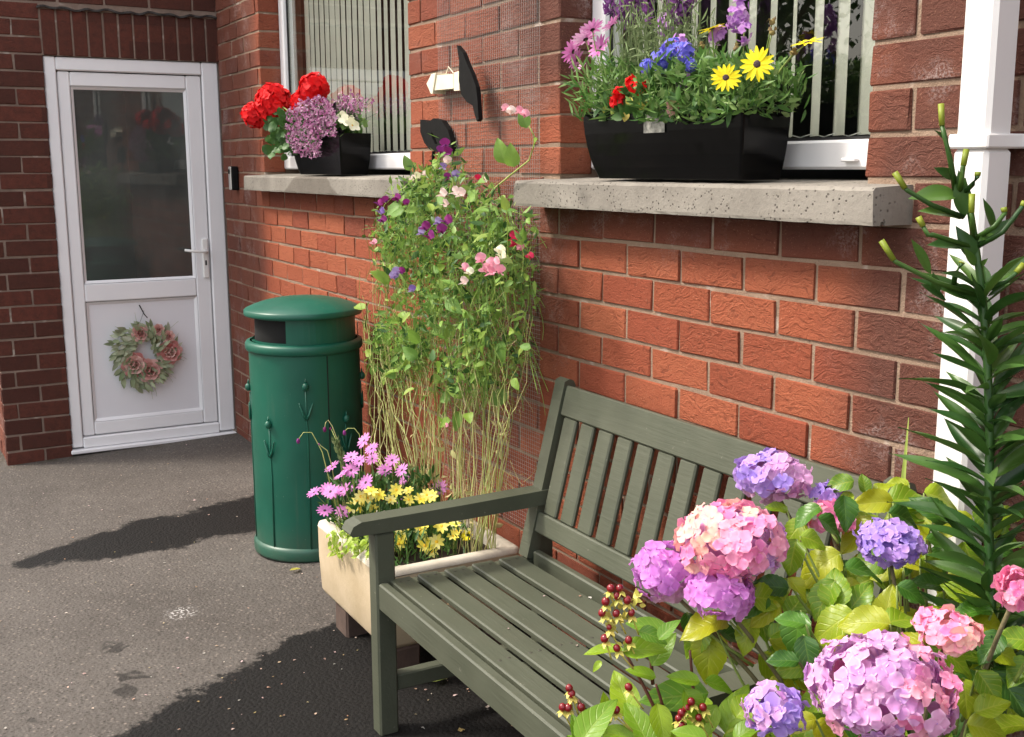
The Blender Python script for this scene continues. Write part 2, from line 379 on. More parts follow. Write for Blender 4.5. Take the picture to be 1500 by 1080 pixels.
def tarmac():
    t = NT('worn_tarmac'); P = t.pos(); sp = t.n('SeparateXYZ'); t.L(P, sp.inputs[0]); x, y = sp.outputs[0], sp.outputs[1]
    n1 = t.noise(1.3, 6, P, .62); n2 = t.noise(120, 4, P, .75); n3 = t.noise(9, 5, P, .7)
    c = t.ramp(n1, (.3, (.074,.066,.059)), (.7, (.124,.112,.101)))
    c = t.mix(t.math('MULTIPLY', t.step(n3, .45, .8), .35), c, (.07,.06,.052))
    vo = t.n('TexVoronoi', feature='F1', i_Scale=85.); t.L(P, vo.inputs['Vector'])
    vr = t.n('SeparateColor'); t.L(vo.outputs['Color'], vr.inputs[0])
    st = t.ramp(vr.outputs[0], (0, (.035,.03,.027)), (.55, (.095,.083,.073)), (.86, (.165,.145,.13)), (1, (.27,.225,.195)))
    c = t.mix(t.math('MULTIPLY', t.math('SUBTRACT', 1, t.step(vo.outputs['Distance'], .25, .5)), .7), c, st)
    c = t.mix(t.math('MULTIPLY', t.step(t.noise(52, 3, P), .7, .76), .4), c, (.32,.28,.24))
    # damp marks: runnel from the bin, and the watered ground round the trough and bench
    wb = t.math('MULTIPLY', t.math('SUBTRACT', t.noise(4.2, 4, P, .6), .5), .22); wb2 = t.math('MULTIPLY', t.math('SUBTRACT', t.noise(21, 5, P, .75), .5), .16)
    wob = t.math('ADD', wb, wb2)
    q = t.math('MULTIPLY', t.math('ADD', y, 1.36), 1.9, clamp=True)
    hw = t.math('MULTIPLY', t.math('POWER', q, .6), .235)
    cx = t.math('MULTIPLY_ADD', y, -.10, 1.555)
    m1 = t.math('SUBTRACT', hw, t.math('ABSOLUTE', t.math('SUBTRACT', t.math('ADD', x, wob), cx)))
    m1 = t.step(m1, -.015, .03)
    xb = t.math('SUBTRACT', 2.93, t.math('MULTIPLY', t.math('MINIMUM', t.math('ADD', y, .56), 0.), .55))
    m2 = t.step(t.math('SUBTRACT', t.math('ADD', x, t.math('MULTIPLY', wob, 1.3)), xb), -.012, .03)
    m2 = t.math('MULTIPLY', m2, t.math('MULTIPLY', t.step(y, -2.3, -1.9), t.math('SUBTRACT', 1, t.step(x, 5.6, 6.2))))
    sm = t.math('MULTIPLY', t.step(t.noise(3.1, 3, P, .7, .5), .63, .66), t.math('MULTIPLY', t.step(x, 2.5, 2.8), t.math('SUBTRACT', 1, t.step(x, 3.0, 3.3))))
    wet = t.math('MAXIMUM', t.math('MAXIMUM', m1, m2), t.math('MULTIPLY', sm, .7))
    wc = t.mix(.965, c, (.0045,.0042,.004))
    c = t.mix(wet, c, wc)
    # moss and grit in the gutter by the walls
    ed = t.math('SUBTRACT', 1, t.step(x, .0, .16)); c = t.mix(t.math('MULTIPLY', t.math('MULTIPLY', ed, t.step(n3, .45, .6)), .5), c, (.055,.05,.022))
    # splash of dried white paint
    dx = t.math('SUBTRACT', x, 2.56); dy = t.math('ADD', y, .905); rr = t.math('SQRT', t.math('ADD', t.math('MULTIPLY', dx, dx), t.math('MULTIPLY', dy, dy)))
    spl = t.math('MULTIPLY', t.math('SUBTRACT', 1, t.step(rr, .02, .075)), t.step(t.noise(95, 2, P), .54, .6))
    c = t.mix(t.math('MULTIPLY', spl, .6), c, (.66,.64,.62))
    t.set(Base_Color=c, Roughness=t.math('MULTIPLY_ADD', wet, -.2, .95)); t.b.inputs['Specular IOR Level'].default_value = .18
    hgt = t.math('ADD', t.math('MULTIPLY', vo.outputs['Distance'], -.8), n2)
    t.bump(hgt, .75, .005); return t.m
M['tarmac'] = tarmac()
def woodpaint():
    t = NT('olive_wood_paint'); P = t.pos(); g = t.noise(1, 4, t.scale(P, (6, 90, 90)), .6); n1 = t.noise(6, 4, P)
    c = t.ramp(n1, (.3, (.060,.068,.045)), (.7, (.078,.086,.058)))
    c = t.mix(t.math('MULTIPLY', t.step(t.noise(60, 4, P, .7), .67, .72), .45), c, (.26,.25,.2)); c = t.mix(t.math('MULTIPLY', t.step(g, .55, .8), .35), c, (.055,.06,.042))
    c = t.mix(t.math('MULTIPLY', t.step(t.noise(2.3, 5, P, .7), .5, .75), .3), c, (.07,.068,.045))
    t.set(Base_Color=c, Roughness=t.math('MULTIPLY_ADD', n1, .2, .42)); t.bump(g, .35, .0035); return t.m
M['olive'] = woodpaint()
def binpaint():
    t = NT('green_bin_paint'); P = t.pos(); sp = t.n('SeparateXYZ'); t.L(P, sp.inputs[0]); n1 = t.noise(5, 4, P)
    c = t.ramp(n1, (.3, (.004,.082,.052)), (.7, (.006,.105,.066)))
    stv = t.noise(1, 4, t.scale(P, (38, 38, 2.2)), .6)
    c = t.mix(t.math('MULTIPLY', t.step(stv, .55, .8), .3), c, (.09,.12,.085)); low = t.math('SUBTRACT', 1, t.step(sp.outputs[2], .0, .16))
    c = t.mix(t.math('MULTIPLY', low, t.math('MULTIPLY', t.noise(22, 4, P, .7), .55)), c, (.09,.075,.055))
    c = t.mix(t.math('MULTIPLY', t.step(t.noise(75, 3, P, .7), .71, .74), .5), c, (.2,.26,.21))
    t.set(Base_Color=c, Roughness=t.math('MULTIPLY_ADD', t.noise(13, 4, P), .3, .26)); t.bump(t.noise(30, 3, P), .07, .003); return t.m
M['green'] = binpaint()
M['screw'] = pmat('painted_screw', (.035,.038,.026), (.07,.065,.05), 200, .5)
M['void'] = pmat('dark_inside', (.006,.006,.006), None, rough=.9)
M['trough'] = pmat('buff_trough', (.42,.33,.205), (.54,.44,.30), 6, .85, .35, 90)
M['trough_rim'] = pmat('pale_rim', (.46,.41,.33), (.60,.55,.46), 9, .85, .35, 90)
M['footbrick'] = pmat('old_brick', (.06,.038,.03), (.10,.065,.05), 20, .9, .4, 90)
M['soil'] = pmat('soil', (.018,.012,.008), (.05,.034,.022), 40, .95, .8, 120)

# ------------------------------------------------------------------ ground
def gz(x, y): return -.035 + .0125*min(max(x, -2), 8) + .03*min(max(y, -4), .6)
g = MB()
xs = [-300,-60,-12,-4,-2] + [i*.5 for i in range(-3, 17)] + [10, 20, 60, 300]
ys = [-300,-60,-15,-6,-4] + [-3.5+.5*i for i in range(9)] + [2, 10, 60, 300]
g.add([(x, y, gz(x, y)) for y in ys for x in xs], [(j*len(xs)+i, j*len(xs)+i+1, (j+1)*len(xs)+i+1, (j+1)*len(xs)+i) for j in range(len(ys)-1) for i in range(len(xs)-1)])
tag(g.build('ground', M['tarmac'], smooth=True), kind='structure')

# ------------------------------------------------------------------ the building
bld = thing('brick_building', (0, 0, gz(0, 0)), 'red brick building with a white half-glazed door and two white windows', 'building')
LW = (.759, 2.533); RW = (3.552, 4.6845); WZ = (16*BC, 31*BC)       # openings, sill included
SILL_L = (.69, 2.645, -.086); SILL_R = (3.462, 4.802, -.097)
TOPZ = 38*BC; XE = 7.4
mb = MB(); e = .004
xs = [.001, LW[0], LW[1], RW[0], RW[1], XE]
for i in range(5):
    for (z0, z1, mid) in ((-.4, WZ[0]-.002, 0), (WZ[0]-.002, WZ[1], 1), (WZ[1], TOPZ, 0)):
        if mid and i in (1, 3): continue
        a, b = xs[i], xs[i+1]
        if mid:
            if i in (2, 4): a += e
            if i in (0, 2): b -= e
        mb.box((a, .0042, z0), (b, .22, z1))
fw = mb.build('front_wall', M['mortar'], bld)
mb = MB()
mb.box((-.30, -1.211, -.4), (-.0045, -.896, TOPZ)); mb.box((-.30, -.896, 2.036), (-.0045, .2, TOPZ)); mb.box((-.30, -.012, -.4), (-.02, .2, 2.036))
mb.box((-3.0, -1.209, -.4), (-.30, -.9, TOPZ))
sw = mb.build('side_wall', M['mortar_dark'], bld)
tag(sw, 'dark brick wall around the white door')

bcache = {}
def brick_mesh(wd, dp, h, mat, var):
    k = (round(wd, 3), dp, h, mat, var)
    if k not in bcache:
        b = MB(); b.cbox((0, 0, 0), (wd, dp, h), .0026, jit=.0021); bcache[k] = mesh_of(b, 'brick', M[mat], False)
    return bcache[k]
pieces = []     # (area, matrix, width, depth, height, wall)
def brick_area(Mx, wd, h):
    ps = [proj(Mx @ Vector(q)) for q in ((0,0,0),(wd,0,0),(wd,0,h),(0,0,h))]
    if None in ps: return 0
    a = abs(sum(ps[i][0]*ps[(i+1)%4][1]-ps[(i+1)%4][0]*ps[i][1] for i in range(4)))/2
    cx = sum(p[0] for p in ps)/4; cy = sum(p[1] for p in ps)/4
    return a if -20 < cx < 1520 and -20 < cy < 1100 else a*.001
def run(row, a, b, off, place, wall, deepL=False, deepR=False):
    z = row*BC
    j0 = off + (0 if row % 2 else BL/2)
    k = math.floor((a-j0)/BL); cuts = [a]
    x = j0 + (k+1)*BL
    while x < b - .03:
        if x > a + .03: cuts.append(x)
        x += BL
    cuts.append(b)
    for i in range(len(cuts)-1):
        s0 = cuts[i] + (.005 if i else .0); s1 = cuts[i+1] - (.005 if i < len(cuts)-2 else .0)
        wd = s1 - s0
        dp = .108 if ((deepL and i == 0) or (deepR and i == len(cuts)-2)) else .05
        Mx = place(s0, z+.005) @ Matrix.Translation((U(-.0012,.0012), U(-.0018,.0014), U(-.0012,.0012))) @ Matrix.Rotation(U(-.006,.006), 4, 'Y') @ Matrix.Rotation(U(-.006,.006), 4, 'Z')
        pieces.append((brick_area(Mx, wd, .075), Mx, wd, dp, .075, wall))
def pf(s, z): return Matrix.Translation((s, 0, z))
def ps_(s, z): return Matrix.Translation((0, s, z)) @ Matrix.Rotation(math.pi/2, 4, 'Z')
def pr(s, z): return Matrix.Translation((s, -1.215, z))
for row in range(-3, 38):
    z = row*BC
    segs = [(.002, XE, 0, 0)]
    if row == 16: segs = [(.002, SILL_L[0], 0, 0), (SILL_L[1], SILL_R[0], 0, 0), (SILL_R[1], XE, 0, 0)]
    elif 17 <= row < 31: segs = [(.002, LW[0], 0, 1), (LW[1], RW[0], 1, 1), (RW[1], XE, 1, 0)]
    for a, b, dl, dr in segs: run(row, a, b, 3.546, pf, 'f', dl, dr)
    if row < 24: run(row, -1.215, -.892, -1.03, ps_, 's')
    elif row < 27: run(row, -1.215, -.897, -1.03, ps_, 's')
    else: run(row, -1.215, -.002, -1.03, ps_, 's')
    run(row, -3.0, -.062, -1.0, pr, 'r')
pieces.sort(key=lambda p: -p[0])
rest = {'f': MB(), 's': MB(), 'r': MB()}
NB = 0
for p in pieces:
    area, Mx, wd, dp, h, wall = p
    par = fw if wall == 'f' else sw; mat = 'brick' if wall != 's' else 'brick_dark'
    if NB < 300 and area > 40 and wall != 'r':
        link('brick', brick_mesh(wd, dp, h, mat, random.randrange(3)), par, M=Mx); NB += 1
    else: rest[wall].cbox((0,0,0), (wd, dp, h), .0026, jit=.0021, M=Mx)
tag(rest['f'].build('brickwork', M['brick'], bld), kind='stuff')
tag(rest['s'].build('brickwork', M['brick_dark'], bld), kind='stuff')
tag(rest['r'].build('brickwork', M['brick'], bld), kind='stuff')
# soldier course over the door
y = -.888
while y < -.03:
    b = MB(); b.cbox((-.05, y, 2.038), (.001, y+.066, 2.262), .0035, jit=.0012); b.build('soldier_brick', M['brick_dark'], sw); y += .0757
mb = MB(); n = 60
for i in range(n):
    y0 = -.905+.905*i/n; y1 = -.905+.905*(i+1)/n
    f0 = 2.272+.005*math.sin(i*.9)+.004*math.sin(i*.37); f1 = 2.272+.005*math.sin((i+1)*.9)+.004*math.sin((i+1)*.37)
    o0 = .016+.006*math.sin(i*1.3); o1 = .016+.006*math.sin((i+1)*1.3)
    mb.add([(-.03,y0,f0-.006),(o0,y0,f0-.008),(o0,y0,f0+.002),(-.03,y0,f0+.004),(-.03,y1,f1-.006),(o1,y1,f1-.008),(o1,y1,f1+.002),(-.03,y1,f1+.004)],
           [(0,1,5,4),(1,2,6,5),(2,3,7,6),(0,3,2,1),(4,5,6,7)])
mb.build('cavity_tray', M['soot'], sw)

# door
mb = MB(); X0 = -.075
def rail(mb, y0, y1, z0, z1, xf, c=.006): mb.cbox((X0, y0, z0), (xf, y1, z1), c)
fr = MB()
rail(fr, -.891, -.833, -.02, 2.033, -.010); rail(fr, -.091, -.003, -.02, 2.033, -.010)
rail(fr, -.832, -.092, 1.966, 2.032, -.011)
rail(fr, -.832, -.092, -.028, .031, -.008)
lf = MB()
rail(lf, -.828, -.768, .036, 1.961, -.022); rail(lf, -.176, -.096, .036, 1.961, -.022)
rail(lf, -.767, -.177, 1.888, 1.960, -.0225); rail(lf, -.767, -.177, .764, .862, -.0225); rail(lf, -.767, -.177, .037, .108, -.0225)
door = lf.build('door', M['upvc'], bld)
tag(door, 'white half-glazed door with a flower wreath')
fr.build('door_frame', M['upvc'], door)
bd = MB()      # glazing beads, sloped towards the pane
def bead(mb, y0, y1, z0, z1, xo, xi, wd):
    o = [(xo,y0,z0),(xo,y1,z0),(xo,y1,z1),(xo,y0,z1)]; q = [(xi,y0+wd,z0+wd),(xi,y1-wd,z0+wd),(xi,y1-wd,z1-wd),(xi,y0+wd,z1-wd)]
    mb.add(o+q, [(i,(i+1)%4,4+(i+1)%4,4+i) for i in range(4)])
bead(bd, -.7665, -.1775, .8635, 1.8865, -.0235, -.036, .014); bead(bd, -.7665, -.1775, .1095, .7625, -.0235, -.038, .016)
bd.build('glazing_bead', M['upvc'], door)
gk = MB(); gk.box((-.06, -.766, .864), (-.0405, -.178, 1.886)); 
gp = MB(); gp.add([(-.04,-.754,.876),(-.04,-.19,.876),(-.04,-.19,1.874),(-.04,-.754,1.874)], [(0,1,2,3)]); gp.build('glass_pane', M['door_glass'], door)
pn = MB(); k = 1; y0, y1 = -.752, -.192
for i in range(k):
    a = y0+(y1-y0)*i/k; b = y0+(y1-y0)*(i+1)/k; pn.cbox((-.06, a+.0004, .123), (-.0395, b-.0004, .749), .0007)
pn.build('panel', M['upvc_panel'], door)
hp = MB(); hp.cbox((-.0215, -.137, .862), (-.009, -.105, 1.082), .005)
handle = hp.build('door_handle', M['white_metal'], door)
lv = MB(); lv.tube([(-.01,-.121,1.012),(.03,-.121,1.012),(.036,-.14,1.013),(.036,-.19,1.017),(.034,-.245,1.026)], .0095, .0075, 8); lv.build('lever', M['white_metal'], handle, True)
kh = MB(); kh.cbox((-.0092, -.1255, .935), (-.0075, -.1165, .962), .001); kh.build('keyhole', M['black'], handle)
th = MB(); th.cbox((-.07, -.9, -.05), (.022, -.003, -.03), .004); th.build('threshold', M['upvc'], door)
# rooms behind the glass
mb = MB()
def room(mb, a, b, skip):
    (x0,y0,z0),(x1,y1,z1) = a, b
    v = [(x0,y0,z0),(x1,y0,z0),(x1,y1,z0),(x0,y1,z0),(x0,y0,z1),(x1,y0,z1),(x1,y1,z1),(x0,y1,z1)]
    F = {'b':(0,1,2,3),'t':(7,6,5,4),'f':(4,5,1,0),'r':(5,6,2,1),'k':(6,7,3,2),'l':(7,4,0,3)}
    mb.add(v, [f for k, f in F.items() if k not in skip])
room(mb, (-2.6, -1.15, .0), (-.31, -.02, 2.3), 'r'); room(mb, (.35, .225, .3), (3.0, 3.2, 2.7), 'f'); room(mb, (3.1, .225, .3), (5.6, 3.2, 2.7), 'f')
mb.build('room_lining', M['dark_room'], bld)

# windows
def window(x0, x1, label, slats, sill, zb):
    yf = .102; f = MB(); z0, z1 = zb, 2.63; fwid = .062
    f.cbox((x0+.001, yf, z0), (x0+fwid, yf+.07, z1), .006); f.cbox((x1-fwid, yf, z0), (x1-.001, yf+.07, z1), .006)
    f.cbox((x0+fwid+.0005, yf+.0008, z0), (x1-fwid-.0005, yf+.07, z0+fwid), .006); f.cbox((x0+fwid+.0005, yf+.0008, z1-fwid), (x1-fwid-.0005, yf+.07, z1), .006)
    wo_ = f.build('window', M['upvc'], bld); tag(wo_, label)
    gsk = MB(); a, b, c, d = x0+fwid, x1-fwid, z0+fwid, z1-fwid; t = .007
    for q in (((a,.122,c),(a+t,.130,d)), ((b-t,.122,c),(b,.130,d)), ((a+t,.122,c),(b-t,.130,c+t)), ((a+t,.122,d-t),(b-t,.130,d))): gsk.box(*q)
    gsk.build('gasket', M['gasket'], wo_)
    p = MB(); p.add([(a+.001,.129,c+.001),(b-.001,.129,c+.001),(b-.001,.129,d-.001),(a+.001,.129,d-.001)], [(0,1,2,3)]); p.build('glass_pane', M['glass'], wo_)
    for (sx, ang, wd) in slats:
        s = MB(); n_ = 6; vs = []; zt, zl = z1-fwid, z0+fwid+.012
        for q in range(n_+1):
            u_ = (q/n_-.5)*wd; bow = .006*(1-(2*q/n_-1)**2)
            px_ = sx + u_*math.cos(ang) - bow*math.sin(ang); py_ = .205 + u_*math.sin(ang) + bow*math.cos(ang)
            vs += [(px_, py_, zl), (px_, py_, zt), (px_+.0007*math.sin(ang), py_-.0007*math.cos(ang), zl), (px_+.0007*math.sin(ang), py_-.0007*math.cos(ang), zt)]
        F = []
        for q in range(n_): F += [(4*q,4*q+1,4*q+5,4*q+4), (4*q+2,4*q+6,4*q+7,4*q+3)]
        s.add(vs, F); s.build('blind_slat', M['blind'], wo_, True)
    ch = MB(); ps = sorted(q[0] for q in slats); zl = z0+fwid+.018
    for q in range(len(ps)-1):
        ch.tube([(ps[q], .2, zl), ((ps[q]+ps[q+1])/2, .198, zl-.008), (ps[q+1], .2, zl)], .0012, n=4)
    ch.build('bead_chain', M['white_metal'], wo_)
    # stooled concrete sill: sloped top, front nosing, cast voids
    xa, xb, yo = sill; s = MB(); prof = [(yo, 1.361), (yo-.001, 1.368), (yo, 1.424), (yo+.006, 1.431), (.10, 1.4395), (.19, 1.4405), (.19, 1.361), (yo+.03, 1.361), (yo+.028, 1.368), (yo+.02, 1.368), (yo+.018, 1.361)]
    N = 40; vs = []; k = len(prof)
    for i in range(N+1):
        x = xa + (xb-xa)*i/N
        for j, (py_, pz_) in enumerate(prof):
            jt = .0007 if j in (0, 1, 2, 3) else 0
            vs.append((x + (.004 if j in (2,3) and i == 0 else -.004 if j in (2,3) and i == N else 0), py_+U(-jt, jt), pz_+U(-jt, jt)))
    F = [(i*k+j, i*k+(j+1)%k, (i+1)*k+(j+1)%k, (i+1)*k+j) for i in range(N) for j in range(k)] + [tuple(range(k))[::-1], tuple(N*k+j for j in range(k))]
    s.add(vs, [f_[::-1] for f_ in F]); so_ = s.build('window_sill', M['concrete'], wo_)
    return wo_
sl_r = [(3.66+.0745*i, R((150,152,146,151,149,153,150,147,139,148,151,152,150,150)[i]), .089) for i in range(14)]
sl_l = [(.88+.0695*i, R(173 if i < 13 else 167) + U(-.04,.04), .089) for i in range(24)]
wr = window(*RW, 'white window with open vertical blinds beside the downpipe', sl_r, SILL_R, 1.462)
window(*LW, 'white window with closed vertical blinds beside the door', sl_l, SILL_L, 1.462)
vt = MB(); vt.cbox((4.53, .088, 1.478), (4.57, .1015, 1.486), .002); vt.build('drain_cap', M['upvc'], wr)

# ------------------------------------------------------------------ downpipe, bell, mesh, ornaments
dp = thing('downpipe', (5.0, -.068, gz(5, 0)), 'square white plastic downpipe with a wall bracket', 'downpipe')
mb = MB(); mb.cbox((4.968, -.1, .02), (5.037, -.034, 1.497), .007); mb.build('lower_pipe', M['pipe'], dp)
mb = MB(); mb.cbox((4.970, -.098, 1.50), (5.035, -.036, TOPZ), .007); mb.build('upper_pipe', M['pipe'], dp)
mb = MB(); mb.cbox((4.9625, -.106, 1.497), (5.0425, -.001, 1.521), .003); mb.cbox((5.043, -.012, 1.497), (5.10, -.001, 1.521), .002); br = mb.build('bracket', M['pipe'], dp)
mb = MB(); mb.tube([(5.079, -.013, 1.509), (5.079, -.0165, 1.509)], .005, n=8); mb.build('screw', M['gasket'], br)

db = thing('doorbell', (.275, -.02, 1.36), 'black and silver doorbell on the brickwork beside the white door', 'doorbell')
mb = MB(); mb.cbox((.252, -.036, 1.352), (.3, -.002, 1.478), .004); mb.build('body', M['black'], db)
mb = MB(); mb.cbox((.254, -.044, 1.354), (.297, -.0365, 1.476), .004); mb.build('face_plate', M['metal'], db)
mb = MB(); mb.lathe([(0, .003), (.012, .003), (.014, 0)], 16, M=Matrix.Translation((.275, -.0445, 1.45)) @ Matrix.Rotation(math.pi/2, 4, 'X')); mb.build('camera_eye', M['black'], db, True)

wm = MB(); r_ = .00055
x = 2.80
while x < 3.47: wm.tube([(x, -.012, .36), (x, -.012, 2.75)], r_, n=3, cap=False); x += .0127
z = .36
while z < 2.75: wm.tube([(2.80, -.0131, z), (3.47, -.0131, z)], r_, n=3, cap=False); z += .0127
tag(wm.build('wire_mesh', M['wire']), 'fine square wire mesh fixed to the brick pier for the climbers', 'wire mesh')

def plate(mb, pts, y, th, z5=None):
    P = [onp(a, b, 1, y) for a, b in pts]; k = len(P)
    mb.add([(p.x, y, p.z) for p in P] + [(p.x, y+th, p.z) for p in P], [tuple(range(k)), tuple(range(2*k-1, k-1, -1))] + [(i, k+i, k+(i+1) % k, (i+1) % k) for i in range(k)])
Z5 = lambda L_: [(600+a/5.143, 50+b/5.143) for a, b in L_]
on = thing('wall_ornament', (2.86, -.02, 1.72), 'cream house-shaped ornament with a black diamond wing on the brick pier', 'ornament')
mb = MB(); plate(mb, Z5([(172,312),(330,300),(330,410),(180,425)]), -.045, .042); mb.build('body', M['cream'], on)
mb = MB(); plate(mb, Z5([(127,375),(165,300),(195,292),(172,450),(160,450)]), -.050, .049); mb.build('pointed_end', M['cream'], on)
mb = MB(); plate(mb, Z5([(333,290),(372,278),(375,425),(333,428)]), -.052, .051); mb.build('end_cap', M['cream'], on)
mb = MB(); plate(mb, Z5([(355,85),(400,140),(430,220),(470,310),(500,400),(508,460),(520,640),(508,660),(490,610),(475,540),(430,512),(388,455),(370,350),(372,200)]), -.075, .014); mb.build('wing', M['black'], on)
mb = MB(); mb.tube([onp(652, 112, 1, -.03), onp(657, 98, 1, -.03), onp(664, 107, 1, -.03)], .0015, n=5); mb.build('hanging_loop', M['cream'], on)
mb = MB(); ro = Z5([(80,645),(112,648),(135,665),(180,635),(240,650),(285,720),(310,800),(320,905),(290,900),(245,895),(190,885),(150,870),(110,820),(80,740)]); ri = Z5([(160,740),(165,742),(168,744),(172,748),(178,756),(184,768),(195,790),(210,830),(205,832),(200,833),(192,830),(185,815),(172,785),(163,760)])
k = len(ro); P_ = [onp(a, b, 1, -.03) for a, b in ro+ri]
mb.add([(p.x, -.03, p.z) for p in P_] + [(p.x, -.012, p.z) for p in P_], [(i, (i+1)%k, k+(i+1)%k, k+i) for i in range(k)] + [(2*k+i, 3*k+i, 3*k+(i+1)%k, 2*k+(i+1)%k) for i in range(k)] + [(i, 2*k+i, 2*k+(i+1)%k, (i+1)%k) for i in range(k)] + [(k+i, k+(i+1)%k, 3*k+(i+1)%k, 3*k+i) for i in range(k)])
mb.tube([onp(635, 222, 1, -.02), onp(634, 240, 1, -.02), onp(640, 262, 1, -.02)], .006, .005, 6)
o = mb.build('wall_ornament', M['black']); tag(o, 'black rounded metal ornament on the pier above the sweet peas', 'ornament')

# ------------------------------------------------------------------ litter bin
BX, BY = 2.14, -.29; bz = gz(BX, BY)
bn = thing('litter_bin', (BX, BY, bz), 'dark green round litter bin with a domed lid and raised tulip stems', 'litter bin')
def az(d): return R(d)
mb = MB(); mb.lathe([(0,.0),(.212,.0),(.222,.004),(.224,.012),(.224,.040),(.220,.050),(.213,.054)], 64, (BX,BY,bz)); mb.build('base_ring', M['green'], bn, True)
mb = MB(); mb.lathe([(.212,.05),(.2125,.4),(.212,.80)], 64, (BX,BY,bz)); body = mb.build('body', M['green'], bn, True)
mb = MB(); mb.lathe([(.213,.797),(.221,.801),(.2245,.808),(.2245,.826),(.220,.834),(.206,.838)], 64, (BX,BY,bz)); mb.build('collar', M['green'], bn, True)
mb = MB(); r0 = .198
for a0, a1, z0, z1 in ((az(-38), az(218), .836, .937), (az(-142), az(-38), .836, .843), (az(-142), az(-38), .928, .937)):
    mb.lathe([(r0-.008,z1),(r0-.008,z0),(r0,z0),(r0,z1)], 40, (BX,BY,bz), a0, a1)
    for a in (a0, a1):
        c_, s_ = math.cos(a), math.sin(a)
        mb.add([(BX+r*c_, BY+r*s_, bz+z) for r, z in ((r0-.008,z0),(r0,z0),(r0,z1),(r0-.008,z1))], [(0,1,2,3)])
mb.build('hood', M['green'], bn, False)
mb = MB(); mb.lathe([(.185,.937),(.19,.62),(0,.62)], 40, (BX,BY,bz)); mb.build('liner', M['void'], bn, True)
mb = MB(); mb.lathe([(.0,.932),(.212,.932),(.2235,.934),(.2245,.940),(.2245,.953),(.219,.958),(.19,.971),(.15,.984),(.10,.994),(.05,.9995),(0,1.001)], 64, (BX,BY,bz)); mb.build('lid', M['green'], bn, True)
def pol(a, z, off=.0): return Vector((BX+(.2128+off)*math.cos(R(a)), BY+(.2128+off)*math.sin(R(a)), bz+z))
for a, zt in ((-60,.535), (-19,.685), (24,.545), (-104,.655), (64,.685), (-150,.535)):
    s = MB(); s.tube([pol(a, .052), pol(a+.8, zt-.20), pol(a, zt-.10), pol(a, zt-.02)], .0035, .003, 6); st = s.build('tulip_stem', M['green'], bn, True)
    s = MB(); s.sphere(pol(a, zt, .006), .0135, 12, 8, (.95,.95,1.15)); s.tube([pol(a, zt+.01, .006), pol(a, zt+.032, .005)], .006, .001, 6); s.build('tulip_bud', M['green'], st, True)
    for sg in (-1, 1):
        s = MB(); s.tube([pol(a, zt-.125, .003), pol(a+sg*2.6, zt-.108, .005), pol(a+sg*6.2, zt-.068, .006), pol(a+sg*6.6, zt-.062, .005)], .0065, .001, 6); s.build('tulip_leaf', M['green'], st, True)
mb = MB(); mb.tube([pol(4, .055), pol(4, .795)], .0022, n=5); mb.build('door_seam', M['void'], bn)

# ------------------------------------------------------------------ bench
be = thing('bench', (4.28, -.38, 0), 'olive green painted slatted wooden bench against the brick wall', 'bench')
def bbox(name, a, b, c=.004, parent=be):
    m_ = MB(); m_.cbox(a, b, c, jit=.0004); return m_.build(name, M['olive'], parent)
x0, x1 = 3.672, 4.90; pw = .052
for xa in (x0, x1-pw):
    bbox('front_leg', (xa, -.652, gz(xa,-.65)-.002), (xa+pw, -.598, .548), .005)
    bbox('rear_leg', (xa+.004, -.168, gz(xa,-.15)-.002), (xa+pw-.004, -.118, .548), .005)
    bbox('side_rail', (xa+.006, -.597, .335), (xa+pw-.006, -.169, .398))
    bbox('stretcher', (xa+.008, -.597, .105), (xa+pw-.008, -.169, .150))
    m_ = MB(); pts = [(-.715,.553),(-.722,.562),(-.712,.580),(-.69,.589),(-.40,.590),(-.13,.594),(-.118,.588),(-.118,.552),(-.40,.5495)]; k = len(pts); a_, b_ = xa-.006, xa+pw+.008
    m_.add([(a_+.003, p[0], p[1]) for p in pts]+[(a_, p[0]+.003*(1 if i < 4 else 0), p[1]) for i, p in enumerate(pts)]+[(b_-.003, p[0], p[1]) for p in pts],
           [tuple(range(k))] and [(i, (i+1)%k, 2*k+(i+1)%k, 2*k+i) for i in range(k)] + [tuple(range(k))[::-1], tuple(range(2*k, 3*k))])
    m_.build('armrest', M['olive'], be)
    # raked back post
    m_ = MB(); A = Vector((0, -.205, .405)); B = Vector((0, -.082, .885)); d = (B-A).normalized(); nn = Vector((0, d.z, -d.y)); vs = []
    prof = [(A, -.0), (A + d*.0, .034), (B, .034), (B + d*.012, .024), (B + d*.014, .010), (B + d*.004, -.004)]
    q = [p + nn*o_ for p, o_ in prof]; k = len(q)
    m_.add([(xa+.002, p.y, p.z) for p in q]+[(xa+pw-.002, p.y, p.z) for p in q], [tuple(range(k)), tuple(range(2*k-1, k-1, -1))]+[(i, k+i, k+(i+1)%k, (i+1)%k) for i in range(k)])
    m_.build('back_post', M['olive'], be)
bbox('front_rail', (x0+pw+.0005, -.648, .345), (x1-pw-.0005, -.622, .417))
bbox('rear_rail', (x0+pw+.0005, -.188, .37), (x1-pw-.0005, -.165, .425))
for ya in (-.645, -.42):     # cross bearers under the slats
    pass
for xa in (4.26,): bbox('bearer', (xa, -.62, .35), (xa+.04, -.19, .393))
sy = -.614
for wd in (.059, .060, .063, .064, .064):
    sl_ = bbox('seat_slat', (x0+pw-.006, sy, .4015+U(0,.001)), (x1-pw+.006, sy+wd, .4195), .0035)
    for sx_ in (x0+pw+.022, 4.28, x1-pw-.022):
        for dy_ in (.3, .7):
            m_ = MB(); m_.lathe([(0,.0008),(.0036,.0008),(.0048,.0002)], 10, (sx_+U(-.002,.002), sy+wd*dy_, .4195)); m_.build('screw_head', M['screw'], sl_, True)
    sy += wd+.0185
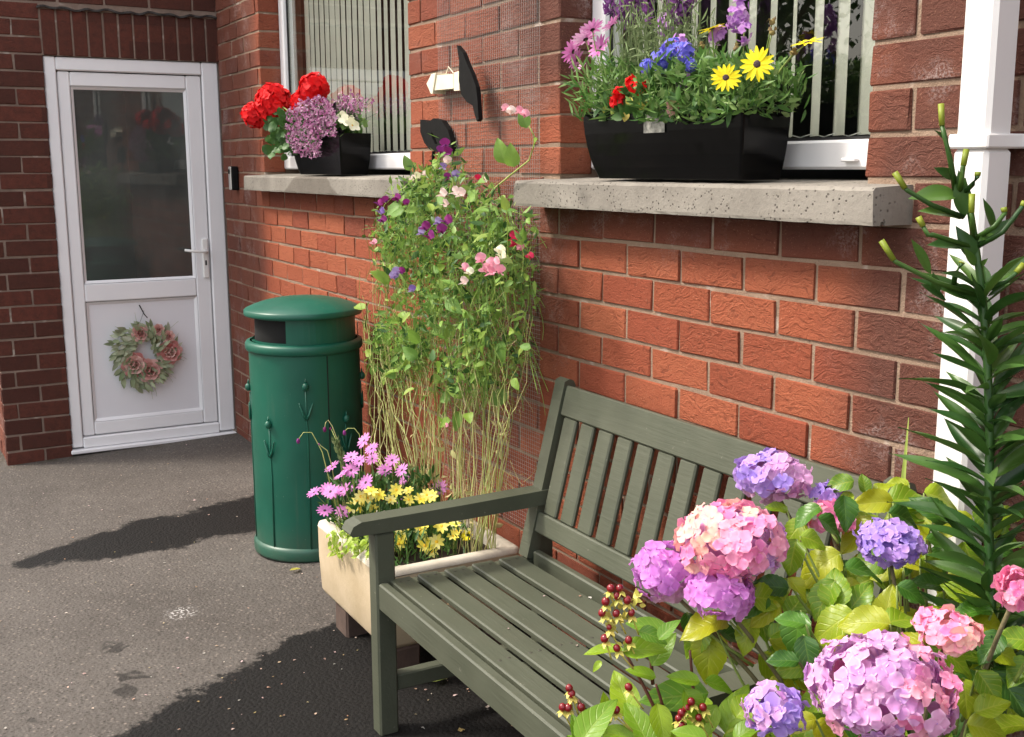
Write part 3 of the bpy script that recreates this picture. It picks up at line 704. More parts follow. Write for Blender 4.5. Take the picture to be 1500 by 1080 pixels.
A = Vector((0, -.205, .405)); B = Vector((0, -.082, .885)); d = (B-A).normalized(); nn = Vector((0, d.z, -d.y))
def backpiece(name, xa, xb, s0, s1, o0, o1):
    Mx = Matrix(((1,0,0,0),(0,nn.y,d.y,A.y),(0,nn.z,d.z,A.z),(0,0,0,1)))
    m_ = MB(); m_.cbox((xa, o0, s0), (xb, o1, s1), .004, jit=.0004, M=Mx); return m_.build(name, M['olive'], be)
LB = (B-A).length
backpiece('top_rail', x0+pw-.0015, x1-pw+.0015, LB-.088, LB-.004, .003, .030)
backpiece('lower_rail', x0+pw-.0015, x1-pw+.0015, .078, .134, .002, .030)
n_s = 13; pitch = (x1-x0-2*pw-.012)/n_s
for i in range(n_s):
    xa = x0+pw+.006+i*pitch; backpiece('back_slat', xa+.007, xa+pitch-.017, .1345, LB-.0885, .008, .022)

# ------------------------------------------------------------------ stone trough
tx0, tx1, ty0, ty1, tz0, tz1 = 2.90, 3.47, -.53, -.075, .10, .338
tr = thing('stone_trough', ((tx0+tx1)/2, (ty0+ty1)/2, gz(3.2,-.3)), 'buff stone trough with a pale rim standing on brick feet', 'planter')
def rrect(x0, x1, y0, y1, r, n=5):
    P = []
    for cx, cy, a in ((x1-r,y1-r,0),(x0+r,y1-r,90),(x0+r,y0+r,180),(x1-r,y0+r,270)):
        for i in range(n+1): an = R(a+90*i/n); P.append((cx+r*math.cos(an), cy+r*math.sin(an)))
    return P
def loft(mb, rings, close=None):
    k = len(rings[0]); mb.add([v for r_ in rings for v in r_], [(i*k+j, i*k+(j+1)%k, (i+1)*k+(j+1)%k, (i+1)*k+j) for i in range(len(rings)-1) for j in range(k)] + ([tuple(range(k))[::-1]] if close == 'b' else []))
def ring(x0, x1, y0, y1, r, z, jz=0): return [(a+U(-jz,jz), b+U(-jz,jz), z+U(-jz,jz)) for a, b in rrect(x0, x1, y0, y1, r)]
mb = MB(); loft(mb, [ring(tx0+.012,tx1-.012,ty0+.012,ty1-.012,.02,tz0), ring(tx0+.006,tx1-.006,ty0+.006,ty1-.006,.022,tz0+.012,.002), ring(tx0+.002,tx1-.002,ty0+.002,ty1-.002,.024,tz0+.12,.0015), ring(tx0,tx1,ty0,ty1,.026,tz1-.016,.0015)], 'b'); mb.build('body', M['trough'], tr, True)
mb = MB(); loft(mb, [ring(tx0,tx1,ty0,ty1,.026,tz1-.0155), ring(tx0+.003,tx1-.003,ty0+.003,ty1-.003,.026,tz1-.004,.0015), ring(tx0+.012,tx1-.012,ty0+.012,ty1-.012,.03,tz1+.001,.001), ring(tx0+.036,tx1-.036,ty0+.036,ty1-.036,.045,tz1-.001,.002), ring(tx0+.046,tx1-.046,ty0+.046,ty1-.046,.045,tz1-.010,.002), ring(tx0+.054,tx1-.054,ty0+.054,ty1-.054,.045,tz1-.06)]); mb.build('rim', M['trough_rim'], tr, True)
for a, b in ((2.98,-.50),(3.36,-.515),(2.98,-.20),(3.36,-.20)):
    m_ = MB(); m_.cbox((a, b, gz(a, b)-.003), (a+.1, b+.1, tz0+.0005), .006, jit=.002); m_.build('brick_foot', M['footbrick'], tr)
mb = MB(); S = 14
mb.add([(tx0+.05+(tx1-tx0-.1)*i/S, ty0+.05+(ty1-ty0-.1)*j/S, tz1-.035+.012*mnoise.noise(Vector((i*.6, j*.6, 3)))) for j in range(S+1) for i in range(S+1)], [(j*(S+1)+i, j*(S+1)+i+1, (j+1)*(S+1)+i+1, (j+1)*(S+1)+i) for j in range(S) for i in range(S)])
mb.build('soil', M['soil'], tr, True)

# ------------------------------------------------------------------ window boxes
def windowbox(xb0, xb1, xt0, xt1, y0, y1, z0, z1, label):
    t_ = thing('window_box', ((xb0+xb1)/2, (y0+y1)/2, z0), label, 'window box', 'black window boxes')
    rings = []
    for i in range(7):
        f = i/6; g_ = math.sin(f*math.pi/2)**.8
        a = xb0+(xt0-xb0)*g_; b = xb1+(xt1-xb1)*g_; yy0 = y0+.012*(1-g_); yy1 = y1-.012*(1-g_)
        rings.append([(p, q, z0+(z1-z0)*f) for p, q in rrect(a, b, yy0, yy1, .006, 3)])
    rings.append([(p, q, z1+.001) for p, q in rrect(xt0+.004, xt1-.004, y0+.004, y1-.004, .006, 3)])
    rings.append([(p, q, z1-.03) for p, q in rrect(xt0+.006, xt1-.006, y0+.006, y1-.006, .006, 3)])
    m_ = MB(); loft(m_, rings, 'b'); m_.build('box_body', M['blackplastic'], t_, False)
    m_ = MB(); m_.box((xt0+.008, y0+.008, z1-.05), (xt1-.008, y1-.008, z1-.022)); m_.build('soil', M['soil'], t_)
    return t_
zs = 1.4395
wbL = windowbox(1.455, 1.965, 1.385, 1.985, -.062, .075, 1.4345+.006, 1.604, 'black plastic window box holding red geraniums on the sill near the door')
wbR = windowbox(3.845, 4.392, 3.785, 4.408, -.075, .064, 1.434+.006, 1.607, 'black plastic window box of yellow and blue flowers with a foil label')
m_ = MB(); P0 = onp(943, 163, 1, -.0775); P1 = onp(974, 194, 1, -.0755); m_.box((P0.x, -.0772, P1.z), (P1.x, -.0757, P0.z)); m_.build('label_sticker', M['sticker'], wbR)

# ------------------------------------------------------------------ plant materials
M['hyd_leaf'] = leafmat('hydrangea_leaf', [(.42,.42,.014),(.32,.40,.014),(.20,.33,.014),(.10,.22,.012)], .36, .34, .3, vcol=(.52,.54,.07))
M['hyd_leaf_dark'] = leafmat('hydrangea_leaf_green', [(.08,.21,.018),(.05,.15,.014),(.03,.10,.012)], .36, .28, .3, vcol=(.16,.30,.04))
M['hyp_leaf'] = leafmat('hypericum_leaf', [(.32,.46,.016),(.20,.36,.016),(.09,.22,.012)], .38, .35, .22, vcol=(.42,.5,.1))
M['lily_leaf'] = leafmat('lily_leaf', [(.018,.062,.014),(.030,.088,.018),(.052,.125,.022),(.075,.15,.026)], .36, .14, .0, .4)
M['lily_pod'] = leafmat('lily_cut_tip', [(.27,.31,.03),(.20,.26,.02)], .5, .1)
M['pea_leaf'] = leafmat('sweet_pea_leaf', [(.36,.48,.08),(.25,.42,.06),(.15,.31,.05),(.20,.36,.09)], .5, .38, .15, vcol=(.36,.48,.14))
M['pea_stem'] = leafmat('sweet_pea_stem', [(.56,.60,.20),(.42,.52,.15),(.66,.62,.30)], .6, .3)
M['straw'] = leafmat('dry_stem', [(.60,.53,.29),(.50,.41,.20),(.46,.47,.18)], .7, .25)
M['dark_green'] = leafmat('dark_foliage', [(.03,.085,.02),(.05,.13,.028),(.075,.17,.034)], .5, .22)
M['pea_fine'] = leafmat('sweet_pea_fine', [(.14,.29,.05),(.24,.40,.08),(.34,.46,.13)], .5, .35)
M['mid_green'] = leafmat('mid_foliage', [(.05,.15,.025),(.10,.24,.04),(.17,.31,.07),(.26,.36,.14)], .52, .3)
M['grey_green'] = leafmat('lavender_foliage', [(.20,.27,.11),(.26,.33,.15),(.14,.22,.08)], .6, .25)
M['lime'] = leafmat('lime_foliage', [(.42,.58,.06),(.34,.5,.05),(.5,.62,.16)], .5, .4)
M['sage'] = leafmat('wreath_leaf', [(.28,.34,.18),(.38,.43,.26),(.16,.22,.10),(.58,.60,.47)], .7, .2)
M['stem'] = leafmat('green_stem', [(.16,.25,.05),(.22,.28,.07)], .55, .0)
M['wood_stem'] = pmat('woody_stem', (.10,.085,.04), (.17,.15,.07), 60, .85, .4, 200)
M['red_stem'] = pmat('red_stem', (.075,.018,.014), (.12,.035,.02), 40, .6)
M['berry'] = pmat('berry_red', (.15,.005,.010), (.24,.009,.014), 70, .16, spec=.6)
M['berry_cup'] = leafmat('berry_calyx', [(.55,.55,.10),(.62,.50,.12)], .5, .2)
def petal(name, cols, edge=None, trans=.3, veins=.0, rough=.55): return leafmat(name, cols, rough, trans, veins, .25, edge, vcol=cols[0], side=3.)
M['p_pink'] = petal('petal_pink', [(.82,.18,.42),(.88,.32,.50),(.90,.44,.52),(.80,.22,.50)], ((.94,.60,.70), .4))
M['p_cream'] = petal('petal_cream_pink', [(.92,.52,.48),(.94,.64,.46),(.90,.40,.48)], ((.90,.30,.46), .5))
M['p_mauve'] = petal('petal_mauve', [(.62,.27,.60),(.70,.36,.64),(.76,.40,.62),(.54,.30,.66)], ((.88,.66,.82), .5))
M['p_magenta'] = petal('petal_magenta', [(.68,.22,.68),(.74,.30,.72),(.64,.24,.70)], ((.84,.50,.82), .3))
M['p_violet'] = petal('petal_violet', [(.33,.22,.68),(.42,.28,.72),(.52,.30,.70),(.38,.26,.74)], ((.66,.54,.86), .4))
M['p_eye'] = petal('petal_eye', [(.50,.40,.62),(.78,.66,.50)])
M['d_pink'] = petal('daisy_pink', [(.66,.20,.58),(.74,.30,.64),(.60,.17,.54)], ((.86,.55,.80), .4))
M['d_magenta'] = petal('daisy_magenta', [(.55,.10,.38),(.70,.28,.58),(.80,.50,.72)])
M['d_eye'] = pmat('daisy_eye', (.022,.008,.012), (.06,.02,.022), 200, .7, .5, 400)
M['d_yellow'] = petal('daisy_yellow', [(.90,.74,.012),(.94,.82,.03)], None, .25)
M['y_pale'] = petal('small_yellow', [(.90,.80,.16),(.94,.80,.07),(.92,.86,.36)], None, .3)
M['y_eye'] = pmat('yellow_eye', (.75,.40,.01), (.85,.55,.02), 200, .7)
M['b_blue'] = petal('lobelia_blue', [(.13,.14,.66),(.20,.22,.78),(.26,.18,.72)])
M['v_small'] = petal('small_violet', [(.42,.15,.58),(.56,.26,.66),(.64,.38,.70)])
M['v_dark'] = petal('dark_purple', [(.12,.03,.15),(.22,.07,.26),(.30,.13,.34)])
M['r_red'] = petal('geranium_red', [(.78,.006,.010),(.86,.012,.014),(.66,.004,.010)], None, .22)
M['r_pink'] = petal('sweet_pea_pink', [(.84,.30,.44),(.90,.46,.54)], ((.92,.6,.66), .4))
M['r_pale'] = petal('sweet_pea_pale', [(.88,.66,.62),(.90,.76,.70)])
M['r_maroon'] = petal('sweet_pea_maroon', [(.18,.012,.09),(.30,.03,.20),(.24,.05,.26)])
M['r_violet'] = petal('sweet_pea_violet', [(.22,.12,.42),(.46,.36,.62)])
M['r_crimson'] = petal('sweet_pea_crimson', [(.62,.02,.08),(.72,.05,.14)])
M['c_cream'] = petal('cream_flower', [(.88,.86,.58),(.9,.9,.72)])
M['pinktiny'] = petal('tiny_pink', [(.40,.11,.28),(.52,.20,.40),(.75,.52,.66),(.30,.08,.20)])
M['blackleaf'] = leafmat('black_leaf', [(.012,.006,.012),(.02,.01,.018)], .35, .0)
M['spent'] = leafmat('spent_head', [(.22,.15,.05),(.32,.26,.08),(.16,.10,.05)], .8, .1)
M['rose'] = petal('rose_pink', [(.52,.17,.16),(.64,.31,.28),(.78,.52,.46)], ((.84,.64,.58), .4), .1)

def up_noise(v, k=.5): return (Vector(v) + rv()*k).normalized()
TOCAM = lambda P: (CAM - Vector(P)).normalized()
# shared leaf and flower meshes
def leafmesh(name, mat, hw, bend, fold, wave=0., serr=0., nl=9, nw=3, shape='ovate'):
    b = MB(); b.leaf(Matrix.Identity(4), hw, nl, nw, bend, fold, wave, serr, shape=shape); return mesh_of(b, name, M[mat])
HYD = [leafmesh('leaf', 'hyd_leaf', .33+.03*i, .18+.13*i, .42-.10*i, .15, .035, 16, 4) for i in range(4)]
HYDd = [leafmesh('leaf', 'hyd_leaf_dark', .34, .2+.14*i, .32, .15, .035, 16, 4) for i in range(3)]
HYP = [leafmesh('leaf', 'hyp_leaf', .25+.02*i, .12+.12*i, .32, .06, 0, 10, 3) for i in range(3)]
LILY = [leafmesh('leaf', 'lily_leaf', .078+.01*i, -.03+.07*i, .55, .10, 0, 10, 2, 'lance') for i in range(5)]
PEA = [leafmesh('leaf', 'pea_leaf', .27+.04*i, .12+.12*i, .3, .1, 0, 7, 2) for i in range(3)]

def floret(mat, n=4, rr=1.0, hw=.52):
    b = MB()
    for i in range(n):
        a = 2*math.pi*i/n + U(-.12,.12); d = Vector((math.cos(a), math.sin(a), U(-.05,.18)))
        b.leaf(frame(Vector((0,0,.02*i)) + d*.05, d, (0,0,1), rr*U(.9,1.05)), hw*U(1.0,1.2), 6, 3, U(-.1,.3), U(-.05,.3), .16, 0, U(0,.25), 'petal')
    b.sphere((0,0,.05), .06, 6, 4, tint=.5)
    return mesh_of(b, 'floret', M[mat])
FLO = {k: [floret(k) for _ in range(4)] for k in ('p_pink','p_cream','p_mauve','p_magenta','p_violet')}

# ------------------------------------------------------------------ hydrangea
HB = Vector((5.22, -.36, 0)); HB.z = gz(HB.x, HB.y)
hy = thing('hydrangea', HB, 'hydrangea bush with pink and mauve mophead blooms and lime leaves beside the bench', 'hydrangea')
K8 = lambda x, y: (820+x/2.206, 640+y/2.206)
heads = [ # z-coords of the crop: centre, width, height, depth, petal kinds, name
 (690,130,245,150,1.95,['p_violet','p_mauve','p_mauve'],'violet-pink flower head above the bench back', 40),
 (555,338,362,240,1.68,['p_cream','p_pink','p_pink','p_mauve'],'cream and pink flower head over the bench', 66),
 (335,440,195,185,1.74,['p_magenta','p_magenta','p_mauve'],None, 24),
 (520,498,210,160,1.66,['p_magenta','p_magenta'],None, 24),
 (1065,345,205,135,1.70,['p_violet'],'blue-violet flower head', 34),
 (870,190,110,75,1.92,['p_violet'],None, 14),
 (870,258,145,75,1.86,['p_pink'],None, 14),
 (1255,622,205,100,1.46,['p_pink','p_cream'],None, 22),
 (1040,812,480,335,1.40,['p_mauve','p_mauve','p_pink','p_mauve'],'largest mauve flower head', 96),
 (690,880,195,130,1.46,['p_mauve','p_violet'],'half-open purple flower head', 22),
 (1475,490,110,115,1.44,['p_pink'],None, 16),
 (1290,102,60,40,2.02,['p_pink'],None, 6), (1290,236,70,45,2.05,['p_violet'],None, 6), (1450,105,40,40,1.98,['p_pink'],None, 5)]
fcount = 0; stems = MB()
for (cx, cy, wd, ht, dep, kinds, lab, nf) in heads:
    C = at(*K8(cx, cy), dep); k = dep/FPX/2.206; rx = wd*k/2; rz = ht*k/2
    axis = (TOCAM(C)*.55 + Vector((0,0,1))).normalized()
    core = MB(); rc = min(rx, rz)*.7
    core.sphere(C, 1, 10, 6, (rx*.55, rx*.55, rz*.5)); nf2 = nf
    for i in range(int(nf*.6)):      # inner florets that fill the gaps
        d = rv(); 
        if d.dot(axis) < -.35: continue
        P = C + Vector((d.x*rx, d.y*rx, d.z*rz))*.72
        for j in range(3):
            a = U(0, 6.28); t1 = d.orthogonal().normalized(); t2 = d.cross(t1); dd = (t1*math.cos(a)+t2*math.sin(a)+d*.4)
            core.leaf(frame(P, dd, d, .022), .5, 3, 2, .1, .1, 0, 0, U(0,1), 'petal')
    hd = core.build('flower_head', M[kinds[-1]], hy, True)
    if lab: tag(hd, lab)
    fr_ = math.sqrt(4*math.pi*((rx*rx*2+rz*rz)/3)*.62/nf)*.74
    for i in range(nf):
        z_ = 1 - 1.62*(i+.5)/nf; r_ = math.sqrt(max(0, 1-z_*z_)); a = i*2.39996
        t1 = axis.orthogonal().normalized(); t2 = axis.cross(t1)
        d = axis*z_ + (t1*math.cos(a)+t2*math.sin(a))*r_
        d = (d + rv()*.10).normalized()
        P = C + Vector((d.x*rx, d.y*rx, d.z*rz))*U(.84,.97)
        nr = (Vector((d.x/rx, d.y/rx, d.z/rz)).normalized() + rv()*.5).normalized()
        kd = kinds[min(len(kinds)-1, int(len(kinds)*min(.999, max(0, .5 + .5*(d.dot(CR)*.8 - d.z*.5) + U(-.22,.22)))))]
        link('floret', random.choice(FLO[kd]), hd, M=frame(P, nr.orthogonal() + nr.cross(nr.orthogonal())*U(-2,2), nr, fr_*U(.82,1.12)))
        fcount += 1
    root = HB + Vector((U(-.1,.1), U(-.08,.08), .02))
    low = C - Vector((0,0,rz*.4)); stems.tube(bez(root, low, Vector(((C.x-HB.x)*-.2, (C.y-HB.y)*-.2, .12)), 9), .0048, .003, 6)
for i in range(9): stems.tube(bez(HB + Vector((U(-.12,.12), U(-.1,.1), 0)), HB + Vector((U(-.4,.25), U(-.35,.15), U(.4,.7))), (0,0,.1), 7), .006, .003, 5)
tag(stems.build('stem', M['wood_stem'], hy, True))
hl = [(905,148,85,185,0),(985,150,62,275,0),(925,208,66,110,0),(1010,212,125,180,0),(1130,196,135,0,0),(1118,243,140,185,0),(1240,190,115,15,0),(960,312,150,140,0),(840,412,145,150,0),(750,388,112,100,0),
 (795,250,100,150,1),(892,442,75,120,0),(1060,540,125,270,0),(1112,580,125,325,0),(985,592,150,195,0),(880,600,145,160,0),(850,522,135,115,0),(760,640,150,95,1),(745,592,95,200,1),(482,705,150,95,0),(440,655,110,120,0),
 (602,640,105,105,0),(650,590,135,75,0),(680,482,115,195,1),(470,598,150,170,0),(712,502,95,110,0),(1345,502,165,225,0),(1330,562,125,195,1),(1420,606,155,5,0),(1212,420,95,35,0),(1165,400,115,330,0),(1000,402,115,185,0),
 (1292,722,125,30,0),(1290,632,95,60,0),(1312,842,115,85,0),(1392,812,120,60,0),(1440,702,110,30,0),(1460,822,170,60,1),(1385,942,125,15,0),(1200,690,85,60,0),(420,612,85,85,1),(1130,660,110,200,0),
 (960,640,120,170,0),(1300,900,130,120,1),(1450,930,130,200,0),(800,700,110,80,1),(720,720,100,200,1),(1190,470,100,200,1),(1390,680,120,120,1),(640,540,90,140,1),(900,520,100,20,1),(1060,430,90,200,0),(1140,500,95,30,1),
 (700,230,70,200,0),(760,300,85,130,0),(820,330,80,20,0),(1180,260,90,350,0),(1040,160,60,300,0),(1090,150,70,200,0),(560,560,90,60,1),(930,690,110,30,0),(1240,560,90,300,0),(870,960,110,30,0),(780,920,100,170,0),
 (1400,870,120,330,0),(1330,960,130,200,0),(980,960,120,30,1),(650,960,110,200,0),(560,640,100,20,1),(1470,650,110,200,0),(1440,560,100,160,0),(1350,440,110,300,1),(1230,340,90,20,1),(1480,760,110,120,0)]
def place_leaf(mesh, parent, px, py, ln_px, ang, dep, tilt=None, name='leaf'):
    d2 = Vector((math.cos(R(ang)), math.sin(R(ang)))); k = dep/FPX
    C = at(px, py, dep); nrm = (Vector((0,0,1))*U(.5,.9) + TOCAM(C)*U(.35,.8) + rv()*.28).normalized()
    d = CR*d2.x - CU*d2.y; d = (d + TOCAM(C)*U(-.1,.3)).normalized(); d = (d - nrm*d.dot(nrm)*.55).normalized()
    s = ln_px*k*1.06
    return link(name, mesh, parent, M=frame(C - d*s*.5, d, nrm, s)), C - d*s*.5
lst = MB()
for (cx, cy, ln, ang, dk) in hl:
    far = max(0, min(1, (700-cy)/600)); dep = 1.5 + .5*far + U(-.07,.07)
    if cx < 700 and cy > 380: dep = 1.72 + U(-.04,.06)
    if cx > 1150 and cy > 600: dep = 1.52 + U(-.05,.08)
    o, b0 = place_leaf(random.choice(HYDd if dk else HYD), hy, *K8(cx, cy), ln/2.206, ang, dep)
    if rnd() < .75: lst.tube(bez(b0 + Vector((HB.x-b0.x, HB.y-b0.y, 0))*U(.12,.3) - Vector((0,0,U(.05,.12))), b0, (0,0,-.01), 4), .0028, .0016, 5)
for i in range(230):   # leaves deeper in the bush
    a, b = U(760, 1500), U(230, 1080); dep = U(1.62, 2.0) if b < 640 else U(1.58, 1.85)
    if b < 520 and a < 880: continue
    if 960 < a < 1330 and 260 < b < 560 and rnd() < .6: continue
    o, b0 = place_leaf(random.choice(HYDd+HYD), hy, *K8(a, b), U(70,130)/2.206, U(0,360), dep+.1)
for i in range(46):   # lime leaves low over the bench end
    place_leaf(random.choice(HYD), hy, *K8(U(560,1010), U(470,1080)), U(80,140)/2.206, U(0,360), U(1.62,1.8))
tag(lst.build('leaf_stalks', M['stem'], hy, True), kind='stuff')
gb = MB(); P0 = at(1318, 760, 1.98); P1 = at(1331, 612, 1.98)
gb.leaf(frame(P0, P1-P0, TOCAM(P0), (P1-P0).length), .035, 8, 1, .04, .4, shape='taper'); gb.tube([HB+Vector((-.2,.2,0)), P0], .003, .003, 5)
tag(gb.build('grass_blade', M['lime'], None, True), 'single upright grass blade rising from the hydrangea leaves', 'grass blade')

# ------------------------------------------------------------------ hypericum with berries
YB = Vector((5.16, -.72, 0)); YB.z = gz(YB.x, YB.y)
hp_ = thing('hypericum', YB, 'hypericum shrub with dark red berries and bright green leaves in front of the bench', 'shrub')
yl = [(140,690,125,190),(270,680,135,350),(282,612,135,205),(205,828,155,250),(255,930,165,250),(112,915,175,290),(335,685,125,300),(370,838,215,175),(565,875,165,280),(262,762,95,200),(400,780,105,200),(330,930,130,80),(300,640,90,20),(440,870,120,60),
      (350,620,90,300),(180,960,120,200),(60,950,110,260),(470,930,140,120),(520,800,100,20),(610,940,130,300),(420,960,110,200),(120,740,40,130)]
for (cx, cy, ln, ang) in yl: place_leaf(random.choice(HYP), hp_, *K8(cx, cy), ln/2.206, ang, 1.66+U(-.06,.06))
for i in range(22): place_leaf(random.choice(HYP), hp_, *K8(U(60,560), U(860,1120)), U(70,130)/2.206, U(0,360), 1.72+U(-.04,.08))
ys_ = MB()
for a, b in (((205,690),(330,930)), ((420,690),(440,950)), ((60,850),(150,1050)), ((400,880),(420,1080)), ((310,800),(345,930)), ((285,620),(300,800))):
    ys_.tube(bez(at(*K8(*b), 1.69), at(*K8(*a), 1.68), (0,0,.01), 5), .0032, .002, 5)
for a in ((345,930),(440,950),(150,1050),(420,1080)): ys_.tube(bez(YB + Vector((U(-.05,.05), U(-.05,.05), 0)), at(*K8(*a), 1.69), (-.05,0,.06), 6), .0045, .0032, 5)
ys_.build('stem', M['red_stem'], hp_, True)
K12 = lambda x, y: (820+x/4.908, 860+y/4.908)
bm = MB(); bm.sphere((0,0,0), 1, 12, 8, (1,1,1.12)); BERRY = mesh_of(bm, 'berry', M['berry'])
bers = [(365,10),(430,8),(410,65),(330,105),(303,187),(405,190),(515,185),(485,95),(322,370),(495,382),(410,440),(355,290),(495,720),(360,890),(408,885),(68,728),(85,768),(20,865),(60,868),(155,865),(110,980),(120,1020),(165,1060),(945,825),(910,870),(875,905),(855,945),(875,1000),(1030,865),(1000,940),(985,1075)]
cal = MB(); bst = MB()
for (a, b) in bers:
    C = at(*K12(a, b), 1.645); link('berry', BERRY, hp_, M=Matrix.Translation(C) @ Matrix.Rotation(U(-.5,.5), 4, 'X') @ Matrix.Scale(U(.0052,.0064)*(.7 if (a, b) == (355,290) else 1), 4))
    dn = (Vector((0,0,-1)) + CR*U(-.2,.5)).normalized()
    for j in range(5):
        an = j*1.257; o1 = dn.orthogonal().normalized(); o2 = dn.cross(o1); d = (o1*math.cos(an)+o2*math.sin(an) + dn*.35)
        cal.leaf(frame(C+dn*.0055, d, -dn, .0115), .32, 3, 1, .3, .1, tint=U(0,1))
    bst.tube(bez(C+dn*.005, C+dn*.035+CR*U(.0,.02), (0,0,0), 3), .0011, .0014, 4, U(0,1))
for gx, gy in ((420,90),(450,210),(400,60),(350,250),(470,440),(110,810),(930,930),(960,880),(560,100),(380,330)):   # spent stamen tufts
    C = at(*K12(gx, gy), 1.652)
    for j in range(7): cal.leaf(frame(C + rv()*.006, rv(), rv(), U(.009,.015)), .3, 3, 1, .3, .1, tint=U(0,1))
tag(cal.build('calyces', M['berry_cup'], hp_, True), kind='stuff'); tag(bst.build('berry_stalks', M['berry_cup'], hp_, True), kind='stuff')

# ------------------------------------------------------------------ lily
LBp = Vector((5.235, -.262, 0)); LBp.z = gz(LBp.x, LBp.y)
ly = thing('lily', LBp, 'tall dark green lily with whorled leaves and cut flower stalks before the downpipe', 'lily')
D = 1.63
sp_ = [(1470,1010),(1452,900),(1448,760),(1450,640),(1446,520),(1438,420),(1432,380),(1420,300),(1410,262)]
sp3 = [LBp] + [at(a, b, D) for a, b in sp_]
m_ = MB(); m_.tube(sp3, .0085, .0045, 8); m_.build('stem', M['lily_leaf'], ly, True)
def along(t):
    f = t*(len(sp_)-1); i = min(len(sp_)-2, int(f)); f -= i; return sp3[i+1]*(1-f) + sp3[i+2]*f
for i in range(128):
    t = (i+U(0,1))/128*.62; P = along(t); a = i*2.39996 + U(-.3,.3); up_ = U(.3,1.0)
    d = Vector((math.cos(a), math.sin(a), up_ + U(-.12,.12))); ln = (.14 - .03*t)*U(.6,1.15)
    link('leaf', random.choice(LILY), ly, M=frame(P, d, Vector((0,0,1)) - Vector((math.cos(a), math.sin(a), 0))*.2 + TOCAM(P)*U(-.2,.6) + rv()*.45, ln))
K6 = lambda x, y: (1280+x/3.6, 140+y/3.6)
stalks = [((520,800),(310,735),(285,735),(260,690),(235,640)), ((560,1060),(330,985),(120,880),(105,868),(40,765)), ((470,640),(300,575),(175,500),(165,490),(110,405)), ((450,520),(465,430),(470,380),(472,370),(488,285)),
          ((430,500),(405,350),(375,220),(360,160),(355,45)), ((470,520),(520,470),(545,430),(546,425),(548,405)), ((540,800),(680,720),(780,590),(785,585),(795,560)), ((530,760),(640,690),(690,620),(690,615),(685,590)), ((560,1040),(700,980),(745,940),(750,935),(790,890)), ((520,760),(520,660),(515,625),(515,620),(518,520)), ((420,1010),(430,940),(460,890),(462,886),(465,880))]
for s_ in stalks:
    P = [at(*K6(*q), D + (-.03 if i else 0)) for i, q in enumerate(s_)]
    m_ = MB(); m_.tube(P[:4], .0042, .0034, 6); so_ = m_.build('flower_stalk', M['lily_leaf'], ly, True)
    m_ = MB(); m_.tube(P[3:], .0042, .0046, 7); m_.build('cut_tip', M['lily_pod'], so_, True)
tl = [((445,525),(215,500)),((440,440),(320,380)),((460,650),(255,575)),((480,640),(450,400)),((395,280),(352,170)),((490,800),(290,770)),((300,940),(190,755)),((640,720),(570,540)),((540,790),(760,640)),((530,860),(455,700)),((540,900),(470,800)),((560,900),(600,860)),((560,1030),(680,960)),((680,960),(800,840)),((330,1060),(325,940)),((560,1060),(380,1010)),((380,1080),(250,990)),((600,1060),(720,990)),((640,700),(560,760))]
for b_, t_ in tl:
    P = at(*K6(*b_), D); Q = at(*K6(*t_), D-.02); d = Q-P
    link('leaf', random.choice(LILY), ly, M=frame(P, d, TOCAM(P)*.6+Vector((0,0,1))*.5+rv()*.3, d.length, d.length*1.9))
# ------------------------------------------------------------------ flower meshes
def daisy(mat, eye, n, hw, cup=0., eye_r=.2, rows=1):
    b = MB()
    for r_ in range(rows):
        for i in range(n):
            a = 2*math.pi*(i+.5*r_)/n + U(-.06,.06); d = Vector((math.cos(a), math.sin(a), cup + U(-.08,.08)+.15*r_))
            b.leaf(frame(d*.12, d, (0,0,1), (.9-.25*r_)*U(.92,1.04)), hw, 4, 1, U(-.05,.14), .2, 0, 0, U(0,.5), 'petal')
    return mesh_of(b, 'flower', M[mat]), eye, eye_r
EYES = {}
def eye_mesh(mat):
    if mat not in EYES:
        b = MB(); b.sphere((0,0,.03), 1, 10, 6, (1,1,.28)); EYES[mat] = mesh_of(b, 'eye', M[mat])
    return EYES[mat]
def place_flower(fl, parent, P, nrm, r, name='flower'):
    me, eye, er = fl; Mx = frame(P, Vector(nrm).orthogonal() + rv()*.3, nrm, r); o = link(name, me, parent, M=Mx)
    if eye: link('eye', eye_mesh(eye), o, M=Mx @ Matrix.Scale(er, 4))
    return o
OST_P = [daisy('d_pink', 'd_eye', 13, .17, .12) for _ in range(3)]
OST_M = [daisy('d_magenta', 'd_eye', 14, .16, .3) for _ in range(2)]
OST_Y = [daisy('d_yellow', 'd_eye', 16, .15, .02, .23) for _ in range(2)]
ARG_Y = [daisy('y_pale', 'y_eye', 8, .26, .15, .24) for _ in range(3)]
def tuft(mb, P, d, n, ln, hw, spread, mat_shape='lance', base=.0):
    for i in range(n):
        dd = (Vector(d) + rv()*spread).normalized(); mb.leaf(frame(P + rv()*base, dd, rv(), ln*U(.6,1.15)), hw, 4, 1, U(-.1,.3), .25, 0, 0, U(0,1), mat_shape)
def bush(mb, fn, n, ln, hw, spread=.8, d=(0,0,1), shape='lance'):
    for i in range(n): tuft(mb, fn(), d, 1, ln, hw, spread, shape)
